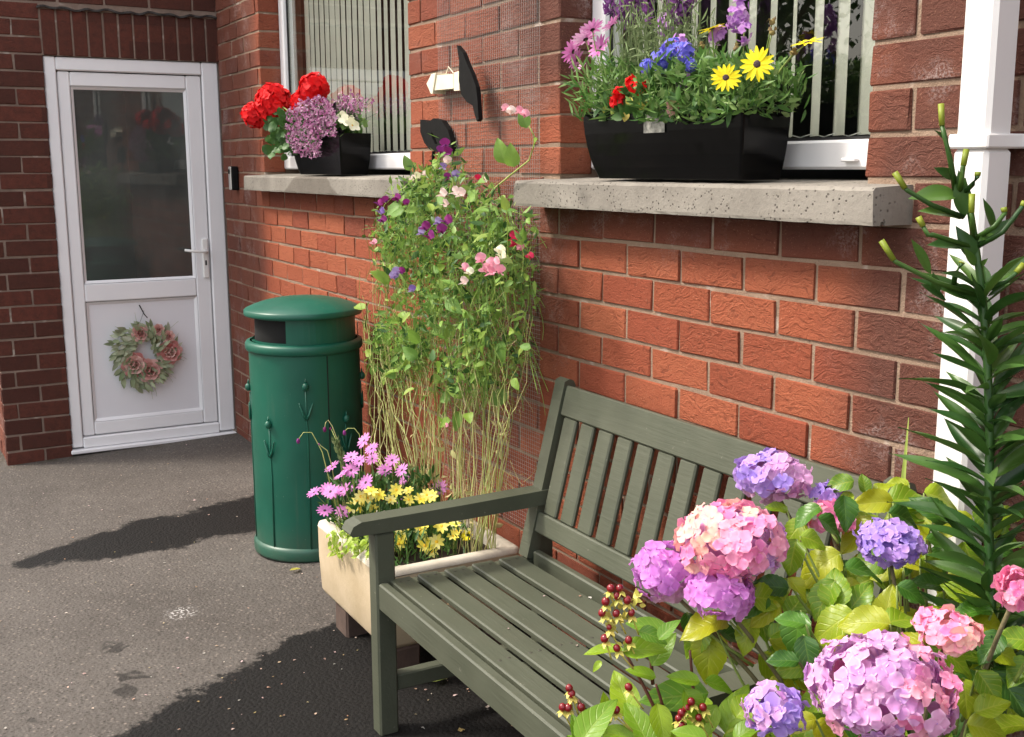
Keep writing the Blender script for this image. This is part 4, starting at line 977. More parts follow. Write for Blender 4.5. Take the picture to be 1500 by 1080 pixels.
def cluster(mb, C, r, n, fs, petals=5, flat=(1,1,1), face=None):
    for i in range(n):
        d = rv()
        if face is not None and d.dot(face) < -.3: d = -d
        P = C + Vector((d.x*flat[0], d.y*flat[1], d.z*flat[2]))*r*U(.75,1.02); nr = (d + rv()*.4).normalized(); t1 = nr.orthogonal().normalized(); t2 = nr.cross(t1); q = U(0,1); a0 = U(0,6.3)
        for j in range(petals):
            a = a0 + 6.283*j/petals; dd = t1*math.cos(a)+t2*math.sin(a)+nr*.25
            mb.leaf(frame(P, dd, nr, fs*U(.85,1.1)), .48, 3, 1, .15, .1, 0, 0, q, 'petal')

# ------------------------------------------------------------------ plants in the stone trough
def soilpt(P, m=.06): return Vector((min(max(P.x, tx0+m), tx1-m), min(max(P.y, ty0+m), ty1-m), tz1-.03))
K5 = lambda x, y: (430+x/4.154, 600+y/4.154)
def depth_in_trough(px, py, far=0.):
    """distance of the plane through the trough's middle that faces the camera"""
    c_ = Vector((3.18, -.36, .45)); return (c_-CAM).dot(CF) + far
ptr = thing('pink_daisy_plant', (3.02, -.42, tz1-.03), 'pink african daisies with dark eyes in the stone trough', 'flowering plant')
fol = MB(); stm = MB()
pinks = [(125,505),(205,485),(255,505),(320,490),(190,615),(300,620),(235,350),(290,400),(350,370),(400,315),(425,455),(430,190),(475,240),(555,370),(600,310),(660,370),(675,430),(890,475),(655,555),(225,500),(290,500),(440,445),(350,290),(480,300)]
for (a, b) in pinks:
    P = at(*K5(a, b), depth_in_trough(a, b, U(-.08,.10) + (.0 if a < 500 else .08))); P.y = max(P.y, ty0-.08)
    nr = (Vector((0,0,1))*U(.2,.7) + TOCAM(P)*U(.35,.9) + Vector((-.5,-.6,.2))*U(.1,.7) + rv()*.2).normalized()
    place_flower(random.choice(OST_P), ptr, P, nr, U(.023,.029)); b0 = soilpt(P); stm.tube(bez(b0, P, (0,0,.02), 4), .0016, .0012, 4, U(0,1))
tag(stm.build('flower_stems', M['stem'], ptr, True), kind='stuff')
def f_tl():
    P = Vector((U(tx0+.0,3.26), U(ty0+.02,-.18), 0)); P.z = tz1 + U(-.02,.17)*(1-.6*abs(P.x-3.07)/.3); return P
bush(fol, f_tl, 950, .042, .16, .9); tag(fol.build('foliage', M['dark_green'], ptr, True), kind='stuff')

ypl = thing('yellow_daisy_plant', (3.25, -.38, tz1-.03), 'small pale yellow daisies in the stone trough behind the bench arm', 'flowering plant')
yel = [(410,530),(470,500),(500,530),(360,590),(400,600),(480,605),(625,490),(590,550),(700,550),(700,495),(810,520),(770,545),(840,530),(540,700),(545,770),(615,720),(690,695),(800,690),(770,735),(580,820),(650,790),(620,800),(800,830),(785,790),(840,865),(870,805),(980,700),(990,740),(970,770),(1055,765),(900,710),(350,740),(430,560),(450,540),(520,520),(390,560),(560,850),(600,840),(660,770),(640,820)]
stm = MB(); fol = MB()
for (a, b) in yel:
    P = at(*K5(a, b), depth_in_trough(a, b, (-.06 if b < 650 else -.10) + U(-.05,.05)))
    P.x = min(max(P.x, tx0-.03), tx1+.02); 
    nr = (Vector((0,0,1))*U(.3,.8) + TOCAM(P)*U(.4,.9) + rv()*.3).normalized()
    place_flower(random.choice(ARG_Y if (a, b) != (1055,765) else OST_Y), ypl, P, nr, U(.019,.026)); stm.tube(bez(soilpt(P), P, (0,0,.01), 4), .0012, .001, 4, U(0,1))
tag(stm.build('flower_stems', M['stem'], ypl, True), kind='stuff')
def f_tr():
    P = Vector((U(3.08,tx1-.06), U(ty0+.04,-.2), 0)); P.z = tz1 + U(-.03,.06); return P
bush(fol, f_tr, 700, .042, .09, .9); tag(fol.build('foliage', M['dark_green'], ypl, True), kind='stuff')
lim = thing('trailing_plant', (2.99, -.50, tz1-.02), 'lime green trailing plant spilling over the trough rim', 'trailing plant')
fol = MB()
for i in range(46):
    a, b = U(485, 545), U(772, 812); P = onp(a, b, 1, ty0-.012-U(0,.03)); tuft(fol, P, (U(-.5,.5),-.4,-.8), 4, .024, .26, .7, 'ovate', .008)
for i in range(9): fol.tube(bez((U(2.98,3.16), ty0+.05, tz1-.005), onp(U(490,540), U(780,810), 1, ty0-.02), (0,-.04,.06), 5), .0014, .001, 4)
tag(fol.build('foliage', M['lime'], lim, True), kind='stuff')
for i in range(3):
    P = onp((505,522,535)[i], (771,775,779)[i], 1, ty0-.015); place_flower(random.choice(ARG_Y), lim, P, (-.2,-.6,.6), .011)
bud = thing('nodding_bud_plant', (3.02, -.36, tz1-.03), 'thin arching stems with nodding dark buds against the green bin', 'flowering plant')
dq = depth_in_trough(0, 0, .08)
for pts in (((215,420),(175,260),(150,210),(110,140),(60,140),(28,185)), ((300,330),(265,180),(235,100),(210,65),(195,80),(190,115)), ((410,200),(400,150),(370,115),(330,115),(310,135)), ((230,330),(205,250),(165,220),(155,205)), ((290,340),(280,240),(265,200),(225,110))):
    P3 = [at(*K5(*q), dq) for q in pts]; m_ = MB(); m_.tube([soilpt(P3[0])] + P3, .0017, .0011, 5); st_ = m_.build('stem', M['pea_stem'], bud, True)
    m_ = MB(); m_.sphere(P3[-1]-Vector((0,0,.004)), .0075 if len(pts) > 4 else .004, 8, 6, (.8,.8,1.2)); m_.build('bud', M['r_maroon'], st_, True)
fol = MB()
for i in range(60):
    a = U(0,1); P = at(*K5(250+60*a+U(-14,14), 200+150*a), dq); tuft(fol, P, (0,0,1), 1, .03, .16, .6)
tag(fol.build('foliage', M['grey_green'], bud, True), kind='stuff')

# ------------------------------------------------------------------ sweet pea
spp = thing('sweet_pea', (3.15, -.16, tz1-.03), 'sweet pea climbing the wall with pale lower stems and pink and maroon flowers', 'climbing plant')
stems = MB(); dry = MB()
def sp_pt(px, py, y): return onp(px, py, 1, y)
for i in range(105):
    px0 = U(548, 752); by = U(-.24,-.13); bx = min(max(sp_pt(px0, 735, by).x + U(-.03,.03), 2.96), 3.41); b0 = Vector((bx, by, tz1-.035)); topy = U(370, 575); ty_ = U(-.24,-.045)
    pxm = px0 + U(-14,14); mid_ = sp_pt(pxm, U(600,690), U(-.26,-.07)); top = sp_pt(px0 + U(-40,40), topy, ty_)
    m2 = mid_*.45 + top*.55 + rv()*.02
    pts = []; ctrl = [b0, mid_, m2, top]
    for q in range(3):
        for t_ in (0, .33, .66):
            pts.append(ctrl[q]*(1-t_)+ctrl[q+1]*t_ + rv()*.013)
    pts.append(top)
    (dry if rnd() < .45 else stems).tube(pts, U(.0011,.0024), .0009, 4, U(0,1), False)
for i in range(330):     # tendrils and dead wisps
    px, py = U(540, 770), U(420, 740); a = sp_pt(px, py, U(-.25,-.06)); d = rv()*U(.03,.09); d.y *= .4
    dry.tube(bez(a, a+d, rv()*.03, 4), .0008, .0005, 3, U(0,1), False)
for i in range(50):      # papery dead leaves low down
    px, py = U(590, 745), U(620, 780); dry.leaf(frame(sp_pt(px, py, U(-.24,-.08)), rv(), rv(), U(.02,.04)), .22, 4, 1, .3, .4, .2, 0, U(0,1))
tag(stems.build('green_stems', M['pea_stem'], spp, True), kind='stuff'); tag(dry.build('dry_stems', M['straw'], spp, True), kind='stuff')
def inblob(px, py):
    if py < 300: return abs(px-650) < 14 + (py-225)*.95
    if py < 480: return 545 - (py-300)*.03 < px < 770 + (py-300)*.08
    return 540 < px < 790 - (py-480)*.45
cnt = 0; lf_ = MB(); lf2 = MB(); lf3 = MB()
clumps = []
while len(clumps) < 85:
    px, py = U(535, 790), 232 + 330*rnd()**1.1
    if inblob(px, py): clumps.append((px, py, U(-.30,-.07), U(8, 24)))
def pea_pt():
    if rnd() < .75:
        c_ = random.choice(clumps); return random.gauss(c_[0], c_[3]), random.gauss(c_[1], c_[3]*1.2), c_[2]+U(-.05,.05)
    return U(535, 790), 232+340*rnd(), U(-.28,-.05)
while cnt < 240:
    px, py, yy = pea_pt()
    if not inblob(px+U(-12,12), py): continue
    P = sp_pt(px, py, min(-.04, yy)); d = (Vector((U(-1,1), U(-.8,.1), U(-.6,.8)))).normalized(); n_ = (TOCAM(P)*.5 + Vector((-.3,-.5,.5)) + rv()*.8).normalized()
    s_ = U(.022,.045) if rnd() < .84 else U(.05,.075)
    link('leaf', random.choice(PEA), spp, M=frame(P, d, n_, s_)); cnt += 1
    if rnd() < .5: lf2.tube(bez(P, P + Vector((U(-.05,.05), U(.0,.04), U(-.14,-.03))), rv()*.015, 4), .0013, .0009, 3, U(0,1), False)
cnt = 0
while cnt < 4600:
    px, py, yy = pea_pt()
    if not inblob(px+U(-17,17), py+U(-20,20)): continue
    P = sp_pt(px, py, min(-.035, yy+.03)); q = rnd(); tuft(lf_ if q < .45 else lf2 if q < .66 else lf3, P, (0,-.2,.3), 1, U(.014,.042), U(.09,.26), 1.3, 'ovate'); cnt += 1
    if rnd() < .4: lf2.tube(bez(P, P + Vector((U(-.09,.09), U(-.03,.03), U(-.16,.02))), rv()*.04, 5), .0011, .0007, 3, U(0,1), False)
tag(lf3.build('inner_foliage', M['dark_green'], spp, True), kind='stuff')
tag(lf_.build('foliage', M['pea_fine'], spp, True), kind='stuff'); tag(lf2.build('tendrils', M['pea_leaf'], spp, True), kind='stuff')
for (px, py, s_, dx, dz) in ((535,452,.07,-.9,.1),(700,440,.06,.5,.4),(715,448,.05,.3,-.3),(660,585,.06,-.8,.1),(672,602,.065,.3,-.8),(660,615,.06,-.7,-.4),(685,605,.05,.8,-.2),(740,570,.075,-.3,-.6),(745,555,.06,.6,.3),(700,490,.08,-.2,-.5),(660,490,.085,-.6,.1),(545,520,.05,-.8,.2),(550,535,.045,-.3,-.8),(640,465,.07,.2,.8),(665,475,.07,-.2,-.8),(735,500,.06,.3,-.8),(560,480,.06,-.8,-.2),(740,240,.07,-.1,.9),(752,245,.06,.3,.8),(772,188,.055,-.1,.9),(782,215,.05,.6,.3),(700,290,.065,-.9,.1),(728,318,.06,.6,-.7),(600,250,.05,.1,.9)):
    P = sp_pt(px, py, U(-.24,-.14)); link('leaf', random.choice(PEA), spp, M=frame(P, (dx, -.3, dz), TOCAM(P)*.7+rv()*.4+Vector((0,-.3,.4)), s_))
m_ = MB(); m_.tube([sp_pt(a, b, -.12) for a, b in ((690,345),(706,300),(722,278),(750,255),(775,235),(785,205),(770,175),(760,170))], .0032, .0018, 6); m_.build('side_shoot', M['pea_stem'], spp, True)
m_ = MB(); m_.tube([sp_pt(a, b, -.13) for a, b in ((560,640),(556,600),(558,560),(562,520),(545,515))], .0022, .0014, 5); m_.build('side_shoot', M['pea_stem'], spp, True)
m_ = MB(); m_.tube([sp_pt(a, b, -.2) for a, b in ((700,600),(694,560),(685,520),(680,500))], .0042, .0036, 6); m_.build('main_stem', M['pea_stem'], spp, True)
def peaflower(mat):
    b = MB()
    b.leaf(frame((0,0,0), (0,.15,1), (0,1,.1), .9), .62, 5, 3, -.15, -.2, .16, 0, .1, 'petal')
    for sg in (-1, 1): b.leaf(frame((0,.05,.05), (sg*.55,.75,.15), (sg*.4,-.2,1), .75), .36, 4, 2, .2, .2, .05, 0, .6, 'petal')
    b.leaf(frame((0,.05,.0), (0,.9,.25), (1,0,0), .45), .22, 4, 1, 0, .2, 0, 0, .8, 'petal'); b.sphere((0,-.08,-.05), .1, 6, 4)
    return mesh_of(b, 'flower', M[mat])
PF = {k: [peaflower(k) for _ in range(2)] for k in ('r_pink','r_pale','r_maroon','r_violet','r_crimson','c_cream')}
for (px, py, k, s_) in [(652,215,'r_maroon',.026),(645,224,'r_maroon',.024),(659,226,'r_maroon',.026),(656,239,'r_pale',.022),(650,246,'r_violet',.02),(614,261,'c_cream',.022),(606,265,'r_pale',.02),(622,258,'r_pale',.018),(658,262,'r_maroon',.022),(667,260,'r_violet',.022),(650,288,'r_pale',.024),(668,285,'r_pale',.024),(678,287,'r_pale',.024),(653,301,'r_pale',.02),
    (555,301,'r_maroon',.022),(566,296,'r_maroon',.02),(582,294,'r_maroon',.022),(561,326,'r_maroon',.022),(558,313,'r_violet',.022),(596,300,'r_maroon',.018),(624,337,'r_maroon',.026),(630,350,'r_maroon',.026),(619,343,'r_violet',.022),(648,341,'r_maroon',.026),(655,328,'r_maroon',.026),(643,328,'r_violet',.02),(548,358,'r_pink',.022),(583,403,'r_violet',.026),(578,408,'r_violet',.024),(588,400,'r_maroon',.02),
    (706,384,'r_pink',.030),(718,392,'r_pink',.032),(731,400,'r_pink',.030),(722,402,'r_pink',.030),(712,398,'r_pink',.028),(726,388,'r_pink',.026),(680,396,'r_pink',.026),(681,416,'r_pale',.022),(688,402,'c_cream',.02),(755,352,'r_crimson',.028),(757,360,'r_crimson',.026),(763,366,'r_pink',.022),(776,379,'r_crimson',.018),(731,371,'c_cream',.022),(735,378,'c_cream',.02),
    (741,162,'r_pink',.022),(748,167,'r_pale',.022),(762,166,'r_pink',.024),(768,171,'r_pink',.024),(605,427,'r_violet',.02),(700,263,'r_crimson',.016),(712,265,'c_cream',.014),(654,625,'r_pink',.014)]:
    P = sp_pt(px, py, -.36 if py > 280 and px < 745 else -.22); fd = (TOCAM(P)*1. + Vector((-.2,-.4,.1)) + rv()*.5).normalized()
    link('flower', random.choice(PF[k]), spp, M=frame(P, fd, Vector((0,0,1)) + rv()*.4, s_*(.92 if k == 'r_pink' else 1.1)))

# ------------------------------------------------------------------ left window box plants
zL = 1.604-.03
def yb(px, py, y): return onp(px, py, 1, y)
ger = thing('red_geranium', (1.45, 0, zL), 'scarlet geranium leaning out of the window box near the door', 'geranium')
for (px, py, rx, rz, n_) in ((400,150,.105,.085,95), (373,168,.075,.06,50), (460,130,.075,.062,60), (442,152,.06,.05,30)):
    C = yb(px, py, -.05); m_ = MB(); cluster(m_, C, 1., int(n_*2.2), .02, 5, (rx, rx*.8, rz), TOCAM(C)); cluster(m_, C, .8, n_, .02, 5, (rx, rx*.8, rz), TOCAM(C)); m_.build('flower_head', M['r_red'], ger, True)
    m_ = MB(); m_.tube(bez((1.5+U(-.03,.05), .0, zL), C, (0,0,.06), 6), .004, .003, 6); m_.build('flower_stalk', M['stem'], ger, True)
fol = MB()
for i in range(130):
    px, py = U(392, 452), U(168, 226)
    if py > 195 and not (398 < px < 428): continue
    P = yb(px, py, U(-.09,.02)); fol.leaf(frame(P, rv()*.7+Vector((0,-.4,.2)), TOCAM(P)+rv()*.7, U(.028,.055)), .5, 5, 2, .2, .2, .2, 0, U(0,1), 'round')
for i in range(7): fol.tube(bez((1.46, 0, zL), yb(U(395,425), U(170,215), -.05), (0,0,.05), 5), .003, .002, 4)
tag(fol.build('foliage', M['dark_green'], ger, True), kind='stuff')
al = thing('pink_filler_plant', (1.6, -.03, zL), 'mound of tiny mauve-pink flowers trailing over the box with geraniums', 'flowering plant')
fol = MB(); m_ = MB()
for i in range(1300):
    while True:
        px, py = U(418, 492), U(142, 232); e1 = ((px-456)/40)**2 + ((py-186)/46)**2
        if e1 < 1 and not (px > 470 and py > 200): break
    P = yb(px, py, -.075-.035*(1-e1)**.5*U(.3,1.2)); q = U(0,1)
    m_.leaf(frame(P, rv()+Vector((-.2,-.5,.3)), TOCAM(P)+rv(), U(.006,.012)), .45, 2, 1, .1, .1, 0, 0, q, 'petal')
    m_.leaf(frame(P, rv()+Vector((.2,-.5,.3)), TOCAM(P)+rv(), U(.006,.012)), .45, 2, 1, .1, .1, 0, 0, q, 'petal')
    if rnd() < .5: fol.tube(bez((U(1.5,1.75), -.03, zL), P, (0,-.02,.05), 4), .0012, .0008, 3, U(0,1), False)
for i in range(420):
    px, py = random.gauss(510, 13), random.gauss(154, 8)
    P = yb(px, py, U(-.03,.05)); m_.leaf(frame(P, rv(), TOCAM(P)+rv(), U(.006,.013)), .45, 2, 1, .1, .1, 0, 0, U(0,1), 'petal')
    if rnd() < .3: fol.tube(bez((1.8, .0, zL), P, (0,0,.03), 3), .0012, .0008, 3, U(0,1), False)
tag(m_.build('flowers', M['pinktiny'], al, True), kind='stuff'); tag(fol.build('stems', M['dark_green'], al, True), kind='stuff')
bk = thing('black_leaved_plant', (1.83, -.02, zL), 'black strap-leaved plant in the window box with geraniums', 'foliage plant')
for pts, w_ in ((((497,196),(488,180),(482,162),(478,146)), .055), (((497,196),(492,172),(488,158),(490,150)), .05), (((500,196),(502,176),(510,160),(520,164)), .05), (((500,194),(506,172),(518,164),(524,176)), .045), (((496,196),(486,184),(478,178),(476,184)), .04)):
    m_ = MB(); P3 = [yb(a, b, -.045) for a, b in pts]; k = 10; vs = []; F = []
    for i in range(k+1):
        t_ = i/k; a, b, c, d = P3; p = a*(1-t_)**3 + b*3*t_*(1-t_)**2 + c*3*t_*t_*(1-t_) + d*t_**3; hw_ = w_*(math.sin(math.pi*(.15+.85*t_))**.7)*.5 + .002
        vs += [p - Vector((hw_,0,0)), p + Vector((0,.01,0)), p + Vector((hw_,0,0))]
    for i in range(k): F += [(3*i,3*i+1,3*i+4,3*i+3),(3*i+1,3*i+2,3*i+5,3*i+4)]
    m_.add(vs, F); m_.build('leaf', M['blackleaf'], bk, True)
cr = thing('cream_pansy', (1.93, -.01, zL), 'cream flowers with green leaves at the end of the geranium box', 'flowering plant')
CRF = daisy('c_cream', 'y_eye', 5, .5, .2, .12)
for (px, py, s_) in ((509,178,.036),(516,184,.034),(471,188,.034),(503,172,.028),(478,182,.026)):
    P = yb(px, py, -.05); place_flower(CRF, cr, P, TOCAM(P)+rv()*.5+Vector((0,0,.3)), s_)
fol = MB()
for i in range(130): P = Vector((U(1.72,2.0), U(-.06,.06), 1.6+U(-.01,.06))); tuft(fol, P, (.2,-.3,.7), 1, .05, .3, .8, 'ovate')
tag(fol.build('foliage', M['mid_green'], cr, True), kind='stuff')

# ------------------------------------------------------------------ right window box plants
zR = 1.607-.03
def yr(px, py, y=-.03): return onp(px, py, 1, y)
os1 = thing('pink_daisy_plant', (3.84, 0, zR), 'pink african daisies leaning over the pier end of the right window box', 'flowering plant')
for (px, py, r_, nr) in ((840,76,.036,(-.8,-.2,.5)),(858,58,.038,(-.75,-.2,.6)),(880,70,.036,(.1,-.8,.4)),(853,100,.022,(-.2,-.6,.5)),(897,38,.03,(-.4,-.3,.7)),(868,44,.034,(-.6,-.1,.8)),(846,88,.03,(-.8,-.3,.4))):
    P = yr(px, py, U(-.08,-.02)); place_flower(random.choice(OST_M), os1, P, nr, r_); m_ = MB(); m_.tube(bez((3.86, -.01, zR), P, (-.02,-.02,.04), 5), .002, .0015, 5); m_.build('flower_stalk', M['stem'], os1, True)
fol = MB(); bush(fol, lambda: Vector((U(3.76,3.98), U(-.1,.05), 1.60+U(-.02,.12))), 800, .046, .07, .85, (-.1,-.2,.7)); tag(fol.build('foliage', M['mid_green'], os1, True), kind='stuff')
lv_ = thing('lavender', (4.0, .02, zR), 'grey-green lavender with dark purple spikes in the right window box', 'lavender')
fol = MB(); sp2 = MB()
for i in range(260):
    b0 = Vector((U(3.86,4.16), U(-.03,.05), zR)); tp = b0 + Vector((U(-.06,.06), U(-.05,.03), U(.13,.29))); pts = bez(b0, tp, rv()*.015, 5); fol.tube(pts, .0012, .0008, 3, U(0,1), False)
    for q in range(7):
        p = pts[1+q % 5]; tuft(fol, p, (tp-b0), 1, .036, .08, .6)
for (px, py) in ((905,6),(915,12),(925,2),(932,15),(940,-4),(985,4),(1000,8),(1010,-2),(975,-8),(890,-2),(950,10),(920,22)):
    P = yr(px, py, U(-.02,.03)); cluster(sp2, P, 1., 26, .010, 3, (.012,.012,.042)); fol.tube(bez((U(3.9,4.1), 0, zR), P, (0,0,.02), 4), .0015, .001, 4, U(0,1), False)
tag(fol.build('foliage', M['grey_green'], lv_, True), kind='stuff'); tag(sp2.build('flower_spikes', M['v_dark'], lv_, True), kind='stuff')
st1 = thing('violet_stock', (4.2, .0, zR), 'violet flower spikes rising behind the yellow daisies', 'flowering plant')
fol = MB()
for (px, py, rx, rz, n_) in ((1080,22,.028,.04,60),(1050,52,.022,.022,22),(978,40,.03,.04,26),(1000,120,.022,.02,16),(983,112,.014,.014,9),(1090,45,.02,.03,14),(995,66,.02,.03,16)):
    P = yr(px, py, -.05 if py > 60 else .0); m_ = MB(); cluster(m_, P, 1., n_, .009, 4, (rx, rx*.8, rz), TOCAM(P)); m_.build('flower_spike', M['v_small'], st1, True); fol.tube(bez((P.x, 0, zR), P, (0,0,.02), 4), .0018, .0014, 4)
tag(fol.build('stems', M['stem'], st1, True), kind='stuff')
lo = thing('blue_lobelia', (4.1, -.03, zR), 'clump of bright blue lobelia in the middle of the window box', 'lobelia')
m_ = MB()
for (px, py, r_) in ((985,72,.030),(965,90,.03),(948,98,.022),(1003,76,.024),(1010,95,.016),(975,84,.03)):
    P = yr(px, py, -.085); cluster(m_, P, 1., 34, .0078, 4, (r_, r_*.6, r_*.9), TOCAM(P))
tag(m_.build('flowers', M['b_blue'], lo, True), kind='stuff'); fol = MB()
for i in range(30): fol.tube(bez((U(4.02,4.12), -.03, zR), yr(U(945,1010), U(75,110), -.08), (0,-.02,.03), 4), .0012, .001, 4, U(0,1), False)
bush(fol, lambda: Vector((U(3.95,4.2), U(-.09,-.02), 1.60+U(-.01,.09))), 260, .035, .16, .9); tag(fol.build('foliage', M['mid_green'], lo, True), kind='stuff')
rb_ = thing('red_begonia', (3.95, -.06, zR), 'small red flowers with yellowing leaves at the front of the window box', 'begonia')
for (px, py, r_) in ((903,147,.02),(906,138,.017),(926,121,.017),(938,126,.02),(932,129,.016)):
    P = yr(px, py, -.098); m_ = MB(); cluster(m_, P, r_*.8, 10, .014, 4, (1,.7,1), TOCAM(P)); m_.build('flower', M['r_red'], rb_, True)
for (px, py, mt, s_) in ((924,150,'y_pale',.024),(948,152,'berry_cup',.034),(985,155,'p_cream',.04),(992,150,'straw',.035),(918,172,'berry_cup',.024),(890,163,'berry_cup',.022),(962,150,'mid_green',.035),(900,165,'lime',.02),(1005,150,'mid_green',.03)):
    P = yr(px, py-8, -.092); m_ = MB(); m_.leaf(frame(P, (U(-.4,.2),-.2,-.7), TOCAM(P)+rv()*.3, s_), .4, 5, 2, .2, .2, .1); m_.build('leaf', M[mt], rb_, True)
fol = MB(); bush(fol, lambda: Vector((U(3.86,4.14), U(-.095,-.03), 1.598+U(-.01,.05))), 170, .04, .3, .9, (0,-.3,.5), 'ovate'); tag(fol.build('foliage', M['dark_green'], rb_, True), kind='stuff')
yo = thing('yellow_daisy_plant', (4.28, -.02, zR), 'large yellow african daisies with dark eyes in the right window box', 'flowering plant')
for (px, py, r_, nr) in ((1109,94,.0345,None),(1063,114,.031,None),(1183,62,.033,(.05,-.25,1)),(1043,42,.031,(-.35,-.3,.9))):
    P = yr(px, py, -.155 if nr is None else -.02); n_ = (TOCAM(P) + Vector((-.1,-.2,.25))) if nr is None else nr
    place_flower(random.choice(OST_Y), yo, P, n_, r_); m_ = MB(); m_.tube(bez((min(4.34, P.x), 0, zR), P, (0,0,.03), 5), .0022, .0018, 5); m_.build('flower_stalk', M['stem'], yo, True)
for (px, py) in ((1131,33),(1131,48),(1163,77),(1078,72),(1015,110),(1030,68)):
    P = yr(px, py, -.02); m_ = MB(); m_.sphere(P, .0065, 8, 5, (1,1,.9)); cluster(m_, P+Vector((0,0,.004)), .006, 7, .009, 1); m_.build('bud', M['spent'], yo, True); m_ = MB(); m_.tube(bez((min(P.x,4.36), 0, zR), P, (0,0,.02), 4), .0018, .0014, 4); m_.build('bud_stalk', M['stem'], yo, True)
fol = MB()
def f_yo():
    P = Vector((U(4.08,4.46), U(-.13,.06), 0)); P.z = 1.60 + U(-.035,.11)*(1-.5*((P.x-4.26)/.22)**2); return P
bush(fol, f_yo, 1100, .032, .17, 1.0, (0,-.2,.6), 'ovate'); bush(fol, f_yo, 500, .04, .08, 1.0, (0,-.2,.6)); tag(fol.build('foliage', M['mid_green'], yo, True), kind='stuff')
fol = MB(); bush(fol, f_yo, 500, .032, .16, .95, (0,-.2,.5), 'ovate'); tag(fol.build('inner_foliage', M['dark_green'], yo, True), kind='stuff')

# ------------------------------------------------------------------ wreath on the door
WC = onp(211, 518, 0, -.01); wr_ = thing('door_wreath', (0.0, WC.y, WC.z), 'small wreath of sage leaves and dusty pink roses on the white door', 'wreath')
m_ = MB(); m_.tube([(-.012, WC.y+0.09*math.cos(a), WC.z+.095*math.sin(a)) for a in [2*math.pi*i/28 for i in range(29)]], .014, .014, 6); m_.build('ring', M['wood_stem'], wr_, True)
fol = MB()
for i in range(330):
    a = U(0, 6.283); r_ = .098+U(-.045,.07)*(1+.3*math.sin(3*a+1)); P = Vector((U(-.02,.03), WC.y+r_*math.cos(a), WC.z+r_*math.sin(a))); d = Vector((U(-.1,.4), math.cos(a)*.8-math.sin(a)*.6, math.sin(a)*.8+math.cos(a)*.6)) + rv()*.5
    fol.leaf(frame(P, d, Vector((1,0,0))+rv()*.5, U(.03,.065)), .22, 4, 1, .15, .25, 0, 0, U(0,1))
for i in range(16):
    a = U(-1.6, .5) if i < 11 else U(0, 6.28); P = Vector((.005, WC.y+.13*math.cos(a), WC.z+.13*math.sin(a))); Q = P + Vector((.02, math.cos(a)*U(.06,.13), math.sin(a)*U(.06,.13))); fol.tube(bez(P, Q, (.01, U(-.02,.02), U(-.01,.03)), 4), .0016, .0009, 3, U(0,1), False)
tag(fol.build('foliage', M['sage'], wr_, True), kind='stuff')
K7 = lambda x, y: (140+x/6.353, 430+y/6.353)
for (a, b, s_) in ((420,370,.036),(585,338,.024),(678,402,.026),(690,545,.050),(505,718,.049),(358,660,.050)):
    P = onp(*K7(a, b), 0, .02); m_ = MB(); n0 = Vector((1,-.1,.1))
    for ring_ in range(4):
        for j in range(5 + ring_):
            an = 6.283*(j+.4*ring_)/(5+ring_); t1 = Vector((0,1,0)); t2 = Vector((0,0,1)); rad = (t1*math.cos(an)+t2*math.sin(an)); op = .15+.26*ring_
            m_.leaf(frame(P + rad*s_*(.08+.13*ring_) - n0*s_*.12*ring_, rad*op + n0*(1.05-op), n0 - rad*.6, s_*(.75+.08*ring_)), .55, 4, 2, -.2, -.15, .08, 0, .12*ring_+U(0,.15), 'petal')
    m_.build('rose', M['rose'], wr_, True)
m_ = MB(); m_.tube([onp(204, 447, 0, -.018), onp(211, 460, 0, -.004), onp(216, 466, 0, .004)], .0035, .0025, 5); m_.build('hook', M['black'], wr_, True)
m_ = MB(); m_.tube([onp(211, 455, 0, -.01), onp(206, 470, 0, .0), onp(199, 482, 0, .004)], .0009, n=4); m_.build('hanging_wire', M['black'], wr_, True)

# ------------------------------------------------------------------ litter of petals and leaves on the ground
M['petal_litter'] = leafmat('litter', [(.55,.48,.42),(.42,.2,.12),(.3,.24,.08),(.62,.42,.44),(.16,.09,.05),(.5,.5,.46)], .8, .1)
m_ = MB()
def bit(x, y, s_): m_.leaf(frame((x, y, gz(x, y)+.0035), Vector((U(-1,1), U(-1,1), 0)), Vector((U(-.3,.3), U(-.3,.3), 1)), s_), U(.25,.5), 3, 1, U(-.1,.15), .2, .2, 0, U(0,1))
for i in range(150): bit(U(.1, 3.6), U(-1.6,-.05), U(.004,.013))
for i in range(150): bit(U(3.0, 4.6), U(-1.15,-.1), U(.004,.011))
for i in range(26): bit(U(3.6, 4.4), U(-.6,-.3), U(.008,.02))
for (bx_, by_, bs_) in ((4.09,-.235,.014),(4.06,-.245,.009),(4.02,-.33,.008),(4.30,-.41,.009),(4.15,-.50,.006),(3.95,-.56,.007),(4.4,-.3,.01)): m_.leaf(frame((bx_, by_, .4222), (U(-1,1),U(-1,1),0), (0,0,1), bs_), .35, 3, 1, .05, .3, .1, 0, U(0,1))
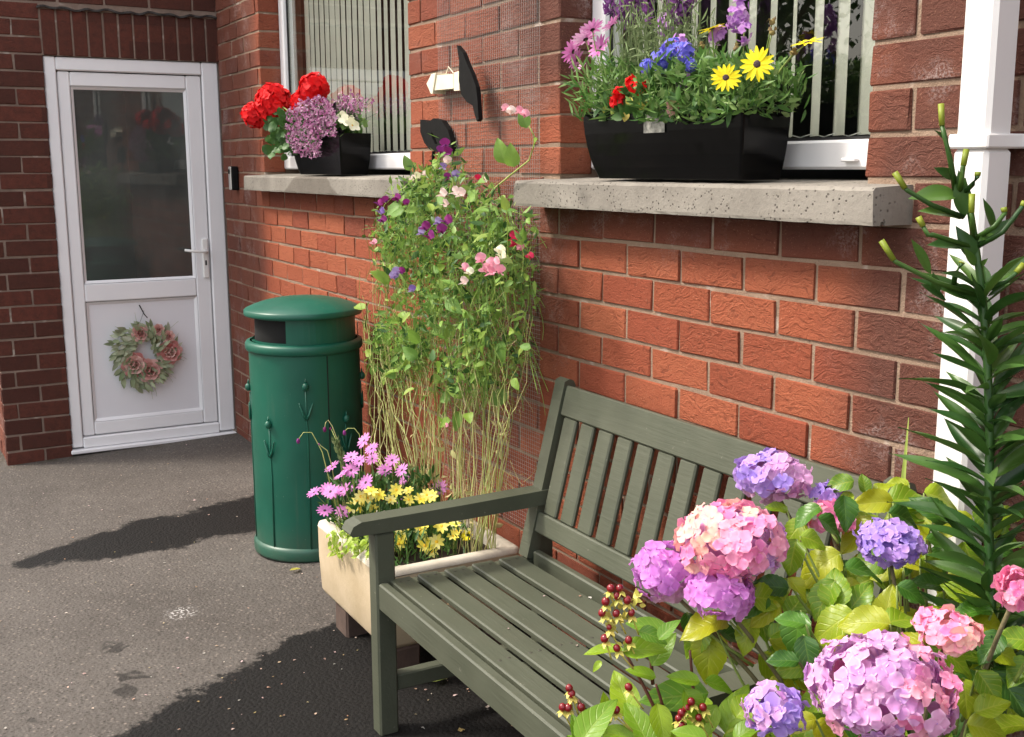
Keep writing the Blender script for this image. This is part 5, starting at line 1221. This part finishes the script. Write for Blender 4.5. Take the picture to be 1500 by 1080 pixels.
tag(m_.build('fallen_petals', M['petal_litter']), 'scattered fallen petals and leaf bits on the tarmac', 'petals', kind='stuff')
for (px, py, s_, mt, lab) in ((440,829,.05,'berry_cup','curled yellowish fallen leaf at the foot of the green bin'), (655,995,.06,'lime','pale green fallen leaf under the bench')):
    P = onp(px, py, 2, .0); P.z = gz(P.x, P.y)+.006; m_ = MB(); m_.leaf(frame(P, (.3,-.9,.05), (0,0,1), s_), .22, 6, 2, -.1, .5, .1); tag(m_.build('fallen_leaf', M[mt], None, True), lab, 'leaf')

# ------------------------------------------------------------------ trees across the yard (seen in the window glass)
M['tree_leaf'] = leafmat('tree_leaf', [(.03,.07,.015),(.05,.11,.02),(.08,.15,.03)], .5, .25)
for k, (tx, ty, th_, cr_) in enumerate(((-7.5,-9.5,8.5,3.2), (-12.5,-8.5,10,3.6), (-2.5,-13,8.5,3.3), (-17,-14,11,4.2), (-9,-16,11,4.2), (3,-15,8,3))):
    t_ = thing('tree', (tx, ty, gz(tx, ty)), ('broad', 'tall', 'round', 'far tall', 'far broad', 'small')[k] + ' leafy tree across the yard mirrored in the window glass', 'tree', 'trees across the yard')
    m_ = MB(); z0 = gz(tx, ty); m_.tube([(tx,ty,z0-.1),(tx+.1,ty,z0+th_*.25),(tx-.1,ty+.1,z0+th_*.5),(tx,ty,z0+th_*.8)], .22, .06, 8)
    for j in range(7):
        a = j*.9+k; m_.tube(bez((tx,ty,z0+th_*(.25+.06*j)), (tx+cr_*.7*math.cos(a), ty+cr_*.7*math.sin(a), z0+th_*(.5+.06*j)), (0,0,.2), 4), .08, .02, 5)
    m_.build('trunk', M['wood_stem'], t_, True); m_ = MB()
    lobes = [Vector((tx+U(-.55,.55)*cr_, ty+U(-.55,.55)*cr_, z0+th_*U(.32,.86))) for _ in range(13)]
    for i in range(2600):
        P = random.choice(lobes) + rv()*cr_*.48*rnd()**.4; m_.leaf(frame(P, rv(), rv(), U(.14,.26)), .35, 2, 1, .1, .2, 0, 0, U(0,1))
    tag(m_.build('crown', M['tree_leaf'], t_), kind='stuff')
